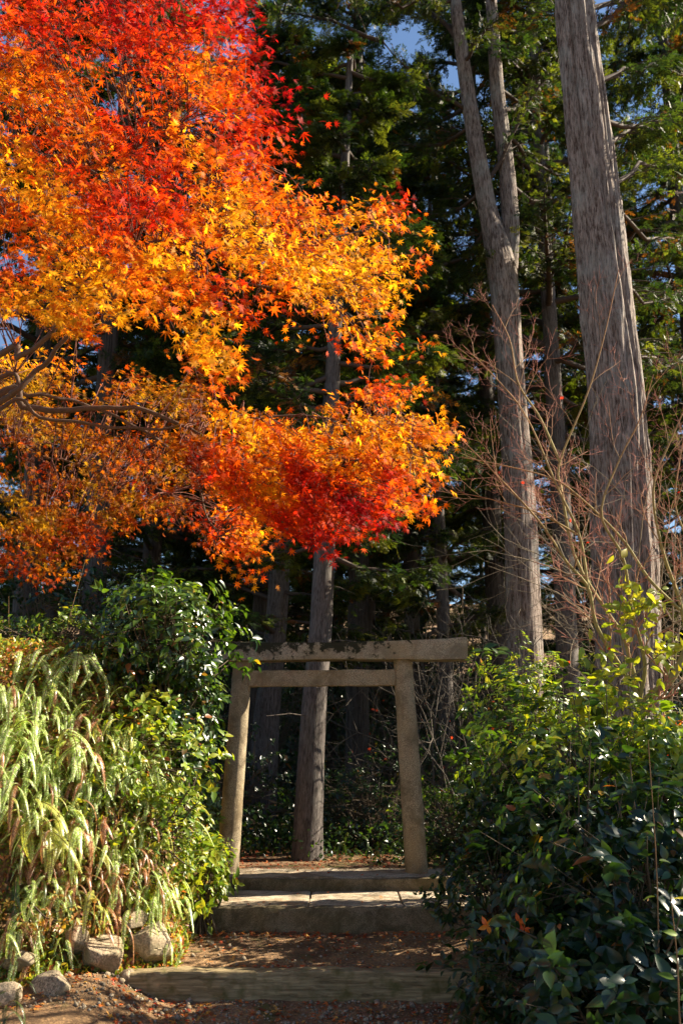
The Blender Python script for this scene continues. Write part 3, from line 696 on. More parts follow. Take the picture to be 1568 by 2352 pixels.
def maple():
    r = R(101); trunk_xy = np.array([-4.4, 5.6]); tz = float(H(*trunk_xy)); o = np.array([*trunk_xy, tz-.1])
    t = thing('maple_tree', o, 'spreading maple with blazing orange, yellow and red leaves overhanging from the left', 'tree')
    mb = MB(); P = np.array([(0, 0, 0), (.1, .05, .8), (.25, .05, 1.5), (.2, 0, 2.4), (.3, -.1, 3.4), (.5, -.2, 4.6)])
    bark_trunk(mb, P, [.2, .17, .155, .13, .1, .06], 40, .06, .05, 61, .2, 14); mb.build('trunk', M_CEDARD, t)
    BR = (.10, .065, .045)
    hub = {'lo': P[2], 'mid': P[3], 'hi': P[4], 'top': P[5]}
    limbs = [  # hub, picture path (px, py, depth), start radius px-free
     ('lo', [(-60, 950, 5.9), (60, 938, 6.0), (180, 942, 6.0), (300, 935, 6.0), (410, 972, 6.05), (520, 1030, 6.1), (640, 1085, 6.15), (740, 1112, 6.2)], .042),
     ('lo', [(-60, 915, 6.2), (60, 905, 6.3), (180, 925, 6.5), (330, 990, 6.6), (440, 1080, 6.7), (470, 1180, 6.8), (500, 1230, 6.8)], .028),
     ('mid', [(-60, 960, 5.7), (30, 900, 5.6), (90, 850, 5.6), (130, 800, 5.5), (230, 700, 5.4), (350, 640, 5.4), (500, 640, 5.5), (650, 660, 5.6), (800, 650, 5.7)], .036),
     ('mid', [(-60, 850, 5.3), (40, 820, 5.2), (110, 770, 5.1), (200, 640, 5.0), (330, 560, 5.0), (520, 560, 5.2), (700, 560, 5.5), (860, 520, 5.7)], .032),
     ('hi', [(-60, 540, 5.0), (60, 500, 5.0), (180, 400, 4.9), (300, 350, 4.9), (420, 280, 5.1), (560, 230, 5.3)], .03),
     ('top', [(-60, 200, 5.2), (60, 120, 5.1), (150, 60, 5.0), (240, -10, 5.0), (350, -80, 5.0)], .03),
     ('hi', [(-60, 380, 5.6), (120, 360, 5.7), (300, 430, 5.8), (480, 420, 5.9), (600, 380, 6.0)], .026),
     ('lo', [(-60, 1060, 7.4), (100, 1050, 7.5), (250, 1090, 7.6), (380, 1130, 7.6)], .024),
     ('lo', [(-60, 980, 5.8), (100, 960, 5.9), (330, 985, 6.0), (560, 960, 6.0), (760, 960, 6.1), (940, 990, 6.2)], .024),
    ]
    anchors = []
    for hb, pts, r0 in limbs:
        m = MB(); Q = [hub[hb]]+[at(*p)-o for p in pts]; S = smooth_path(Q, 60)
        S += .012*np.stack([NZ(np.arange(60)*.4+r0*900, np.full(60, 3.+k)) for k in range(3)], 1)
        tube(m, S, np.linspace(r0*.62, .004, 60), 9, BR); anchors.append(S[12:])
        m.build('branch', M_TWIG, t)
    A = np.concatenate(anchors)
    tw, fo = MB(), MB()
    for nm, (poly, d0, d1, n) in MAP_POLY.items():
        Pn = np.array(poly); x0, y0 = Pn.min(0); x1, y1 = Pn.max(0)
        m = n*6; px = r.uniform(x0, x1, m); py = r.uniform(y0, y1, m)
        k = in_poly(px, py, poly)
        an = {'upper': .62, 'tier': .22, 'low': .3}[nm]; ua = px*math.cos(an)+py*math.sin(an); va = py*math.cos(an)-px*math.sin(an)
        dens = .5+.85*NZ(ua/150+11, va/36)+.45*NZ(ua/60, va/17+9)
        if nm == 'upper': dens += .15-1.3*np.exp(-(((px-610)/120)**2+((py-760)/45)**2))-.9*np.exp(-(((px-290)/110)**2+((py-790)/35)**2))
        if nm == 'low': dens += .08+.5*np.exp(-((px-20)/100)**2-((py-840)/80)**2)-.6*np.exp(-((py-835)/55)**2)*sm(130, 200, px)-.4*sm(300, 420, px)*sm(950, 1050, py)
        k &= r.random(m) < np.clip(dens, .04, 1); px, py = px[k][:n], py[k][:n]; n = len(px)
        lay = r.random(n)
        dep = d0+(d1-d0)*lay
        if nm == 'upper': dep = dep+.9*sm(450, 800, px)
        C = at_n(px, py, dep)-o
        # nearest limb point feeds a twig to this spray
        D = ((C[:, None]-A[None])**2).sum(-1); nn = A[D.argmin(1)]
        for i in range(n):
            c = C[i]; v = c-nn[i]; L = np.linalg.norm(v); out = unit(unit(v)*.6+np.array([.7, -.15, -.2])+r.normal(0, .3, 3))
            if i % 2 == 0 and L < .8:
                mid = nn[i]+v*.5+r.normal(0, .04, 3)+[0, 0, .08*L]
                tube(tw, smooth_path([nn[i], mid, c, c+out*.14], 9), np.linspace(.0042, .0012, 9), 4, (.12, .045, .03))
            nl = r.integers(6, 12); w = r.random(nl)
            side = unit(np.cross(out, [0, 0, 1.]))
            pos = c+out*((w-.4)*.30)[:, None]+side*(r.normal(0, .075, nl))[:, None]+np.array([0, 0, 1.])*r.normal(0, .022, nl)[:, None]
            tip = out*.7+np.array([0, 0, -.62])+side*r.normal(0, .55, nl)[:, None]+r.normal(0, .3, (nl, 3))
            nr = np.array([.05, -.75, .5])+r.normal(0, .38, (nl, 3))
            if nm == 'low': nr = np.array([.0, -.5, .7])+r.normal(0, .4, (nl, 3))
            # picture position of each leaf for its colour
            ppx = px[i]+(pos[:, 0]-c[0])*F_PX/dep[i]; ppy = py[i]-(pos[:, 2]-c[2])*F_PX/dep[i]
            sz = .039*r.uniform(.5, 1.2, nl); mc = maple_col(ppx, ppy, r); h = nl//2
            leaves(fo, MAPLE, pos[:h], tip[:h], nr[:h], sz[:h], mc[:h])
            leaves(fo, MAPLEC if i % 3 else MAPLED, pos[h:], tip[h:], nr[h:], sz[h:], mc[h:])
    # loose outliers along the rim
    rim = [(700, 445), (730, 470), (900, 440), (935, 455), (970, 600), (975, 540), (955, 800), (985, 805), (975, 880), (940, 900), (1035, 970), (1020, 960), (990, 1015), (700, 430), (750, 270), (740, 265), (680, 260),
           (665, 210), (655, 290), (570, 100), (590, 320), (650, 380), (600, 1330), (560, 1330), (580, 1290), (520, 1300), (540, 1250), (640, 1240), (720, 1260), (760, 1265), (820, 1250), (960, 1160), (985, 1170), (540, 1270), (560, 1260)]
    for a, b in rim:
        d = 6.1; nl = 9; p = at(a, b, d)-o; pos = p+r.normal(0, [.045, .1, .035], (nl, 3))
        if (a > 735 and b < 300): pos = pos[:2]; nl = 2
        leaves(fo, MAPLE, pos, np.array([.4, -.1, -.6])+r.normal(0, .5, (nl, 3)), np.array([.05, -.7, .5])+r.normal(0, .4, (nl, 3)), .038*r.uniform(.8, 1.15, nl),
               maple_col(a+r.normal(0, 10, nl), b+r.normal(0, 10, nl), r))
    tw.build('twigs', M_TWIG, t); fo.build('foliage', M_MAPLE, t)
maple()

# ------------------------------------------------------------------ leafless maple sapling on the right
def twiggy(mb, r, p, d, L, rad, lvl, c0, c1, up=.12, ang=.65):
    k = 5; pts = [p]; dd = unit(d)
    for i in range(k-1):
        dd = unit(dd+r.normal(0, .15, 3)+np.array([0, 0, up*.35])); pts.append(pts[-1]+dd*L/(k-1))
    w = min(1, lvl/3.0); ca = np.array(c0)*(1-w)+np.array(c1)*w
    w2 = min(1, (lvl+1)/3.0); cb = np.array(c0)*(1-w2)+np.array(c1)*w2
    tube(mb, pts, np.linspace(rad, rad*.45, k), 6 if lvl == 0 else 4, ca, cb)
    if lvl >= 3: return
    n = 4 if lvl < 1 else 3 if lvl < 2 else 2
    for i in range(n):
        f = .25+.7*(i+r.random()*.6)/n; q = f*(k-1); a = int(q); pt = pts[a]+(pts[min(a+1, k-1)]-pts[a])*(q-a)
        base = unit(np.array(pts[min(a+1, k-1)])-pts[a])
        pr = unit(np.cross(base, r.normal(size=3)))
        pr = unit(pr*np.array([1, .5, 1]))
        for s in ((1, -1) if r.random() < .6 else (1,)):
            nd = unit(base*math.cos(ang)+pr*s*math.sin(ang)); twiggy(mb, r, pt, nd, L*r.uniform(.38, .62), max(.0013, rad*.55), lvl+1, c0, c1, up, ang)
def bare_maple():
    r = R(201); y = 8.6; o = at(1560, 1850, y); o[2] = float(H(o[0], y))-.05
    t = thing('bare_maple', o, 'leafless young maple with olive limbs and fine red twigs before the giant trunk', 'tree')
    OL, RD = (.27, .23, .09), (.40, .16, .12)
    def limb(pts, r0, r1, sub=9, L=.42, name='branch', par=True):
        m = MB(); S = smooth_path([at(a, b, d)-o for a, b, d in pts], 30); rd = np.linspace(r0*1.1, r1*1.3, 30); w = np.clip((.012-rd)/.010, 0, 1)[:, None]
        tube(m, S, rd, 9, OL); m.C[-1] = np.repeat(np.array(OL)*(1-w)+np.array((.32, .13, .07))*w, 9, 0)
        sub = int(sub*.9)
        for i in range(sub):
            f = .18+.82*(i+.5*r.random())/sub; a = min(28, int(f*29)); base = unit(S[a+1]-S[a])
            pr = unit(unit(np.cross(base, [0, 1., .2]))*(1 if i % 2 else -1)+r.normal(0, .35, 3)*[1, 1.2, 1])
            twiggy(m, r, S[a], base*.8+pr*.62+np.array([0, 0, .25]), L*r.uniform(.6, 1.25), max(.0028, rd[a]*.45), 1, OL, RD)
        return m.build(name, M_TWIG, t)
    limb([(1640, 1900, y), (1620, 1700, y), (1590, 1570, y), (1560, 1540, y), (1500, 1590, y), (1462, 1680, y), (1440, 1800, y-.1)][::-1] and
         [(1500, 1960, y), (1465, 1780, y), (1462, 1680, y), (1485, 1610, y), (1540, 1560, y), (1580, 1480, y), (1600, 1380, y)], .045, .022, 3)
    limb([(1470, 1640, y), (1465, 1600, 8.6), (1430, 1540, 8.55), (1370, 1440, 8.5), (1350, 1350, 8.45), (1300, 1290, 8.4), (1240, 1200, 8.35), (1130, 1080, 8.3), (1050, 1000, 8.3)], .022, .003, 14, .5)
    limb([(1350, 1350, 8.45), (1330, 1230, 8.5), (1280, 1120, 8.5), (1210, 960, 8.5), (1140, 870, 8.5), (1060, 790, 8.5)], .013, .0025, 13, .5)
    limb([(1475, 1620, y), (1450, 1530, 8.65), (1430, 1460, 8.7), (1390, 1400, 8.75), (1320, 1280, 8.8), (1290, 1130, 8.8), (1285, 1060, 8.8), (1350, 900, 8.8), (1390, 760, 8.8), (1420, 620, 8.8)], .02, .003, 15, .5)
    limb([(1285, 1060, 8.8), (1240, 960, 8.8), (1190, 880, 8.8), (1170, 780, 8.85), (1130, 700, 8.9)], .012, .003, 9, .45)
    limb([(1470, 1600, y), (1480, 1520, 8.5), (1450, 1400, 8.4), (1430, 1280, 8.3), (1380, 1180, 8.2), (1420, 1060, 8.2), (1470, 960, 8.2), (1500, 860, 8.2)], .018, .0025, 13, .5)
    limb([(1580, 1480, y), (1560, 1380, 8.5), (1520, 1260, 8.4), (1500, 1120, 8.3), (1545, 1000, 8.3), (1590, 900, 8.3)], .018, .003, 12, .5)
    limb([(1560, 1400, 8.5), (1490, 1330, 8.5), (1430, 1240, 8.5), (1340, 1150, 8.5), (1270, 1100, 8.5), (1160, 1070, 8.5), (1060, 1050, 8.5)], .014, .0025, 14, .45)
    limb([(1600, 1380, y), (1580, 1250, 8.9), (1550, 1150, 8.9), (1570, 1000, 8.9)], .014, .003, 9, .5)
    limb([(1330, 1230, 8.5), (1240, 1180, 8.4), (1140, 1150, 8.4), (1050, 1130, 8.4)], .009, .002, 9, .4)
    m = MB(); pts = [(1290, 915), (1148, 1085), (1350, 1245), (1305, 1520), (1400, 1490), (1560, 1130), (1310, 1195), (1200, 1110)]
    P = np.array([at(a, b, 8.4)-o for a, b in pts]); n = len(P)
    leaves(m, MAPLE, P, r.normal(0, 1, (n, 3)), np.array([0, -.8, .4])+r.normal(0, .3, (n, 3)), .028, (.75, .05, .02))
    m.build('leaf', M_MAPLE, t)
bare_maple()
def bare_shrub(px, py, d, h, spread, seed, label, col=(.12, .10, .08), n=4, dirs=None):
    r = R(seed); o = at(px, py, d); o[2] = float(H(o[0], d))
    t = thing('bare_shrub', o, label, 'shrub', 'leafless shrubs in the wood'); m = MB()
    for i in range(n):
        a = r.uniform(0, 6.28); v = np.array([math.cos(a)*spread, math.sin(a)*spread*.5, 1.0]) if dirs is None else np.array(dirs[i % len(dirs)], float)
        twiggy(m, r, np.array([r.normal(0, .08), r.normal(0, .08), 0]), v, h*r.uniform(.7, 1.1), .016, 0, col, tuple(c*.9 for c in col), .0, .8)
    m.build('stems', M_TWIG, t)
    L = MB(); P = np.array([r.normal(0, .6, 9), r.normal(0, .3, 9), r.uniform(.7, 1.9, 9)]).T
    for p in P: tube(L, [p, p+[.01, 0, .1], p+[.08, .02, .3]], .002, 4, col)
    leaves(L, MAPLE5, P, r.normal(0, 1, (9, 3)), np.array([0, -1., .3])+r.normal(0, .4, (9, 3)), .035, (.5, .06, .02)); L.build('leaf_twigs', M_MAPLE, t)
bare_shrub(1000, 1900, 12.4, 2.2, .55, 301, 'grey leafless shrub with spreading twigs right behind the right gate post', (.09, .075, .06), 2, [(.5, .1, 1), (.9, 0, .6), (.1, 0, 1), (-.3, 0, 1), (1, .1, .9)])
bare_shrub(1060, 1900, 13.6, 2.6, .7, 302, 'tangle of thin bare branches between the gate and the forked tree', (.085, .07, .055), 3)
bare_shrub(1090, 1850, 15.5, 3.6, .6, 303, 'taller bare shrub with upright twigs left of the forked tree', (.085, .07, .055), 3)
bare_shrub(930, 1850, 16.5, 3.4, .6, 304, 'bare brushy shrub seen above the right end of the tie beam', (.08, .065, .05), 3)
bare_shrub(1540, 1850, 12.8, 4.2, .5, 305, 'pale bare twiggy shrub at the right edge behind the giant trunk', (.24, .19, .13), 7)

# ------------------------------------------------------------------ leafy shrubs
DKG = [(.012, .032, .011), (.02, .048, .013), (.034, .072, .014), (.014, .036, .02)]
MDG = [(.05, .10, .015), (.08, .14, .018), (.035, .075, .016), (.12, .17, .02)]
YLG = [(.22, .30, .025), (.15, .24, .02), (.09, .16, .018), (.32, .34, .03)]
def shrub(px, py, d, rx, ry, rz, n, size, cols, label, mat=None, tpl=BROAD, seed=0, name='camellia_bush', cat='bush', group='evergreen bushes beside the steps', topcols=None, whorl=6, hang=.25, fill=.55, stemcol=(.10, .075, .05), face=.2):
    """leaf whorls on branchlets over a lobed body; py = centre of the body"""
    if group == 'evergreen bushes on the left bank':
        d0 = d; d = max(hit(px, py, d), d); rx *= d/d0; rz *= d/d0; size *= (d/d0)
    r = R(seed+500); c = at(px, py, d); gz = float(H(c[0], d)); o = np.array([c[0], d, gz])
    t = thing(name, o, label, cat, group); st, fo = MB(), MB(); lc = c-o
    lobes = [(unit(r.normal(size=3)), r.uniform(.15, .6)) for _ in range(16)]
    nw = n//whorl
    D = unit(r.normal(size=(nw, 3))); rad = fill+(1-fill)*r.random(nw)**.6
    sc = np.ones(nw)*.78
    for v, a in lobes: sc += a*np.clip((D@v-.72)/.28, 0, 1)
    sc *= 1+.2*NZ(D[:, 0]*4+seed, D[:, 2]*4+D[:, 1]*3)
    P = lc+D*(rad*sc)[:, None]*np.array([rx, ry, rz])
    k = P[:, 2] > (H(P[:, 0]+o[0], P[:, 1]+o[1])-gz)+.02; P, D, rad = P[k], D[k], rad[k]; nw = len(P)
    for i in range(nw):
        if i % 9 == 0:
            a = np.array([r.normal(0, .08), r.normal(0, .08), 0.0]); q = lc*np.array([1, 1, .6])+(P[i]-lc)*.35
            tube(st, smooth_path([a, q+r.normal(0, .05, 3), P[i]*.6+q*.4, P[i]], 8), np.linspace(.012, .003, 8), 5, stemcol)
        elif i % 3 == 0:
            j = i-i % 9; tube(st, [P[j]*.4+lc*.6, (P[i]+P[j])/2*.6+lc*.4, P[i]], [.004, .003, .0018], 4, stemcol)
    ax = unit(D*np.array([1, 1, .8])+np.array([0, -face, .45])+r.normal(0, .35, (nw, 3)))
    W = whorl; pos = np.repeat(P, W, 0)+r.normal(0, size*.18, (nw*W, 3)); A = np.repeat(ax, W, 0)
    pos = pos-A*(r.random((nw*W, 1))*size*.9)
    rnd = r.normal(size=(nw*W, 3)); rad_d = unit(rnd-(rnd*A).sum(1, keepdims=True)*A)
    tip = rad_d*.9+A*.45+np.array([0, 0, -hang]); nr = A+np.array([0, -.12, .35])+r.normal(0, .42, (nw*W, 3))
    C = pal(r, nw*W, cols); old = r.random(nw*W) < .018; C[old] = pal(r, int(old.sum()), [(.35, .22, .03), (.3, .1, .03), (.18, .10, .04)])
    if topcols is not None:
        zt = np.repeat((P[:, 2]-lc[2])/rz, W); m = r.random(nw*W) < np.clip((zt+.05)*1.1, 0, .85); C[m] = pal(r, int(m.sum()), topcols)  # brighter greens towards the top paint in the sunlit look
    leaves(fo, tpl, pos, tip, nr, size*np.repeat(r.uniform(.65, 1.25, nw), W)*r.uniform(.6, 1.2, nw*W), C)
    st.build('stems', M_TWIG, t); fo.build('foliage', mat or M_GLOSS, t)
    return t
S = shrub
# right of the steps
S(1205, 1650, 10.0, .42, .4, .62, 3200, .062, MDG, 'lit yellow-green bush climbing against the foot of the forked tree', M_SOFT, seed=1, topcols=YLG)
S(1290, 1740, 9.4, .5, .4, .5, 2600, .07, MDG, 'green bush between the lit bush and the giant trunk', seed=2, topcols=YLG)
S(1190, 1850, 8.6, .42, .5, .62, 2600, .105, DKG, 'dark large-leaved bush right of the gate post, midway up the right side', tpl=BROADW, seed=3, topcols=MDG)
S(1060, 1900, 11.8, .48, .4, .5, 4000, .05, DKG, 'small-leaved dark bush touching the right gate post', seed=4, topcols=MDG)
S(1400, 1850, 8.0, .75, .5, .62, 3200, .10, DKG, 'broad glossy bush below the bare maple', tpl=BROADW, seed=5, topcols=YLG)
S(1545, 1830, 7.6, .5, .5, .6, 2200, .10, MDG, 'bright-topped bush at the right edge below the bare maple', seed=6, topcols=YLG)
S(1180, 2090, 8.0, .48, .45, .55, 3000, .075, DKG, 'low dark bush spilling over the right end of the landing step', seed=7, topcols=DKG)
S(1330, 2080, 7.2, .58, .5, .60, 2800, .10, DKG, 'dense dark glossy bush in the middle of the right thicket', tpl=BROADW, seed=8)
S(1480, 2080, 6.4, .5, .5, .62, 2200, .115, DKG, 'big-leaved glossy bush at the lower right edge', tpl=BROADW, seed=9)
S(1290, 2290, 7.0, .60, .4, .42, 2200, .09, DKG, 'dark bush hugging the ground beside the lowest step', seed=10)
S(1440, 2330, 5.9, .62, .45, .5, 2000, .12, DKG, 'largest-leaved dark bush in the bottom right corner', tpl=BROADW, seed=11)
S(1560, 1700, 12.5, .7, .4, .35, 1500, .06, [(.7, .25, .03), (.75, .16, .02), (.5, .3, .04)], 'small orange-leaved bush glowing at the right edge behind the thicket', M_SOFT, tpl=BROADL, seed=12, name='orange_bush', group=None)
# inside / behind the gate
S(860, 1900, 14.0, .95, .6, .85, 7000, .055, DKG, 'dark small-leaved bush with glinting leaves seen through the gate opening', seed=13, group='bushes in the wood')
S(1080, 1800, 15.0, .9, .6, .9, 4200, .06, DKG, 'dim bush behind the bare twigs right of the gate', seed=14, group='bushes in the wood')
S(480, 1850, 14.0, 1.1, .6, 1.1, 4200, .07, DKG, 'dark bush in the shade left of the gate behind the camellia', seed=15, group='bushes in the wood')
S(1350, 1650, 16.0, 1.6, .6, 1.2, 5000, .08, DKG, 'dark bush in the wood between the two big trunks', seed=16, group='bushes in the wood')
S(150, 1450, 14.0, 2.0, .6, 1.2, 5000, .09, DKG, 'dark bush in the wood behind the left bank', seed=17, group='bushes in the wood')
rb = R(55)
for i in range(20):   # understorey deep between the trunks
    yy = 19+i*1.1+rb.uniform(-.5, .5); px = [300, 620, 900, 460, 1060, 760, 1230, 560, 980, 200, 840, 1120, 680, 1010, 1400, 880, 1180, 740, 1080, 1300][i]
    S(px, 1690-(i % 3)*30, yy, 1.9, .8, 1.7, 2600, .13, DKG, ('dim bush ' if i < 9 else 'farther dim bush ')+('in the wood behind the left bank' if px < 520 else 'seen through the left half of the gate opening' if px < 745 else 'seen through the right half of the gate opening' if px < 930 else 'between the gate and the forked tree' if px < 1150 else 'behind the forked and giant trunks'), tpl=BROADL, seed=60+i, group='dim bushes deep in the wood')
# left bank
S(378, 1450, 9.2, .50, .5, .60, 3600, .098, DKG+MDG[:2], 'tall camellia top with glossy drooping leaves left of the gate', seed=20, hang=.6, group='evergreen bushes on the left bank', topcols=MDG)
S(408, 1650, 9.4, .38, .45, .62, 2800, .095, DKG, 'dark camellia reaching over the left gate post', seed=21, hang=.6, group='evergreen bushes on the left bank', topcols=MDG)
S(300, 1560, 9.4, .6, .5, .55, 2800, .09, DKG+MDG[:2], 'camellia behind the upper ferns on the bank', seed=22, hang=.5, group='evergreen bushes on the left bank')
S(120, 1470, 9.6, .65, .4, .34, 2000, .06, MDG, 'loose thin-stemmed bush above the ferns at the upper left', M_SOFT, seed=23, group='evergreen bushes on the left bank', topcols=YLG)
S(425, 1840, 9.0, .30, .4, .52, 3000, .055, MDG, 'small-leaved bush at the foot of the camellia', seed=24, group='evergreen bushes on the left bank')
S(300, 1740, 8.0, .42, .35, .42, 2000, .07, YLG, 'bright leafy bush among the ferns halfway up the bank', M_SOFT, tpl=BROADW, seed=25, group='evergreen bushes on the left bank')
S(350, 1940, 8.1, .40, .3, .40, 2200, .055, YLG, 'sunlit yellow-green bush above the tall pale boulder', M_SOFT, seed=26, group='evergreen bushes on the left bank')
S(465, 2000, 9.2, .24, .3, .28, 1300, .07, YLG, 'low bright bush beside the left end of the top step', M_SOFT, seed=27, group='evergreen bushes on the left bank')
S(185, 1840, 7.4, .34, .3, .26, 1300, .055, YLG, 'small lime-leaved bush in the lower middle of the fern bank', M_SOFT, seed=28, group='evergreen bushes on the left bank')
S(60, 2110, 7.4, .36, .3, .18, 1200, .04, [(.34, .24, .05), (.42, .22, .06), (.22, .22, .04)], 'low golden-brown bush above the corner rocks', M_SOFT, tpl=BROADL, seed=29, group='evergreen bushes on the left bank')
S(300, 2030, 7.9, .3, .25, .2, 1100, .038, [(.42, .28, .06), (.5, .3, .1), (.26, .24, .04)], 'low golden-leaved bush over the rocks beside the large pale boulder', M_SOFT, tpl=BROADL, seed=30, group='evergreen bushes on the left bank')
# young sapling with large translucent leaves
def sapling():
    r = R(401); y = 8.3; o = at(1440, 1900, y); o[2] = float(H(o[0], y))
    t = thing('sapling', o, 'young sapling with large lime-green leaves glowing before the giant trunk', 'sapling'); st, fo = MB(), MB()
    stems = [[(1450, 1800), (1445, 1600), (1425, 1440), (1430, 1300)], [(1445, 1600), (1390, 1560), (1375, 1500)], [(1425, 1440), (1470, 1400), (1500, 1360)], [(1450, 1700), (1400, 1640), (1330, 1610)], [(1445, 1560), (1520, 1500), (1560, 1480)], [(1450, 1760), (1500, 1700), (1530, 1650)]]
    for s in stems:
        Q = [at(a, b, y+r.normal(0, .05))-o for a, b in s]; Pth = smooth_path(Q, 20); tube(st, Pth, np.linspace(.008, .002, 20), 5, (.2, .16, .07))
        m = 64; u = r.uniform(.25, 1, m); pos = Pth[(u*19).astype(int)]+r.normal(0, .085, (m, 3))
        leaves(fo, BROADW, pos, r.normal(0, 1, (m, 3))+[0, 0, -.3], np.array([0, -.6, .6])+r.normal(0, .4, (m, 3)), .115*r.uniform(.5, 1.2, m), pal(r, m, [(.30, .34, .03), (.22, .30, .03), (.38, .38, .04)]))
    st.build('stems', M_TWIG, t); fo.build('foliage', M_SOFT, t)
sapling()
# thin vertical shoots
def shoot(px0, py0, px1, py1, d, nl, size, cols, label, seed, mat=M_SOFT, red=False):
    r = R(seed); o = at(px0, py0, d); o[2] = min(o[2], float(H(o[0], d))+.3)
    t = thing('leafy_shoot', o, label, 'plant', 'thin shoots sticking up'); st, fo = MB(), MB()
    a = at(px0, py0, d)-o; b = at(px1, py1, d)-o; P = smooth_path([np.zeros(3), a*1.0+[0, 0, .001], (a+b)/2+r.normal(0, .02, 3), b], 24)
    tube(st, P, np.linspace(.006, .002, 24), 5, (.2, .12, .06)); u = np.linspace(.25, 1, nl); pos = P[(u*23).astype(int)]+r.normal(0, .012, (nl, 3))
    s = np.where(np.arange(nl) % 2, 1, -1)
    tip = np.stack([s*.9, r.normal(0, .4, nl), r.uniform(-.2, .6, nl)], 1)
    leaves(fo, BROAD, pos, tip, np.array([0, -.5, .8])+r.normal(0, .4, (nl, 3)), size*r.uniform(.7, 1.15, nl), pal(r, nl, cols))
    st.build('stem', M_TWIG, t); fo.build('foliage', mat, t)
shoot(1515, 2330, 1488, 1700, 5.7, 9, .075, MDG, 'tall thin shoot with few leaves rising at the lower right edge', 601)
shoot(1560, 2330, 1540, 2060, 5.3, 6, .085, YLG, 'short shoot topped by a yellow-green leaf at the right edge', 602)
shoot(130, 1560, 195, 1290, 9.4, 14, .06, YLG, 'tallest upright shoot above the ferns at the upper left', 603)
shoot(40, 1540, 20, 1370, 9.4, 10, .055, YLG, 'upright shoot nearest the left edge above the ferns', 604)
shoot(250, 1600, 300, 1400, 9.4, 10, .055, YLG, 'upright shoot in front of the camellia above the ferns', 605)
shoot(1055, 2060, 1010, 1990, 8.2, 7, .07, YLG, 'small bright sprig poking out over the top step at the right', 606)
def orange_sprig():
    r = R(611); y = 6.6; o = at(1150, 2150, y); t = thing('orange_sprig', o, 'sprig of orange autumn leaves glowing in the dark lower right thicket', 'sprig'); st, fo = MB(), MB()
    for (a, b) in ((1118, 2128), (1190, 2118), (1205, 2135)):
        p = at(a, b, y)-o; tube(st, smooth_path([np.array([.1, .3, -.1]), p*.5+[0, .1, 0], p], 8), .003, 4, (.2, .1, .05)); m = 4
        an = np.linspace(.4, 4.6, m)+r.normal(0, .5, m); leaves(fo, BROADW, np.tile(p, (m, 1)), np.stack([np.cos(an), r.normal(0, .2, m), np.sin(an)], 1), np.array([0, -1., .2])+r.normal(0, .45, (m, 3)), .062*r.uniform(.6, 1.1, m), pal(r, m, [(.75, .16, .03), (.7, .25, .04)]))
    st.build('stem', M_TWIG, t); fo.build('foliage', M_SOFT, t)
orange_sprig()

# ------------------------------------------------------------------ ferns
def frond_mesh(seed, L=.55, w=.055, npin=34, curl=1.5, cols=((.16, .20, .03), (.2, .22, .04)), lift=.5):
    r = R(seed); mb = MB(); n = 26; s = np.linspace(0, 1, n)
    ang = lift-(lift+curl)*(1-np.exp(-3.2*s))+.10*np.sin(s*5+seed)          # pitch of the stalk: up, over and down
    P = np.zeros((n, 3)); dl = L/(n-1)
    for i in range(1, n): P[i] = P[i-1]+dl*np.array([.03*math.sin(i*.5+seed), math.cos(ang[i]), math.sin(ang[i])])
    tube(mb, P, np.linspace(.0035, .0012, n), 4, (.16, .09, .03))
    V = []; Q = []; C = []
    for i in range(npin):
        u = .14+.86*i/npin; q = u*(n-1); a = int(q); p = P[a]+(P[min(a+1, n-1)]-P[a])*(q-a); tg = unit(P[min(a+1, n-1)]-P[a] if a < n-1 else P[a]-P[a-1])
        nrm = unit(np.cross([1., 0, 0], tg)); ln = w*min(1, (u-.05)*5)*(1.02-u)**.55*r.uniform(.85, 1.1)
        for sd in (-1, 1):
            d = unit(np.array([sd*1.0, 0, 0])+tg*.6-nrm*.12*1); e = tg*(.30*dl*n/npin); k = len(V)
            mid = p+d*ln*.55+nrm*.003; end = p+d*ln-nrm*.006
            V += [p-e, mid-e*.95, end, mid+e*.95, p+e]; Q += [(k, k+1, k+3, k+4)]
            C += [0]*5
            mb.T.append(np.array([[k+1, k+2, k+3]])+mb.n)
    c = pal(r, len(V)//5, cols, jit=.2); mb.add(np.array(V), Q, C=np.repeat(c, 5, 0))
    return mb
FCOL = {'g': ((.52, .68, .22), (.68, .80, .40), (.34, .50, .10)), 'y': ((.54, .56, .12), (.46, .50, .12)), 'b': ((.42, .18, .08), (.5, .28, .15), (.28, .10, .05)), 'd': ((.03, .07, .012), (.045, .09, .015))}
FR = {}
hold = []
for kk, cc in FCOL.items():
    for j in range(3):
        o = frond_mesh(ord(kk[0])*3+j, [.40, .31, .48][j], [.050, .045, .056][j], 34, [1.4, 1.2, 1.55][j], cc, [1.0, .55, .9][j]).build('frond', M_FERN)
        FR[kk, j] = o; hold.append(o)
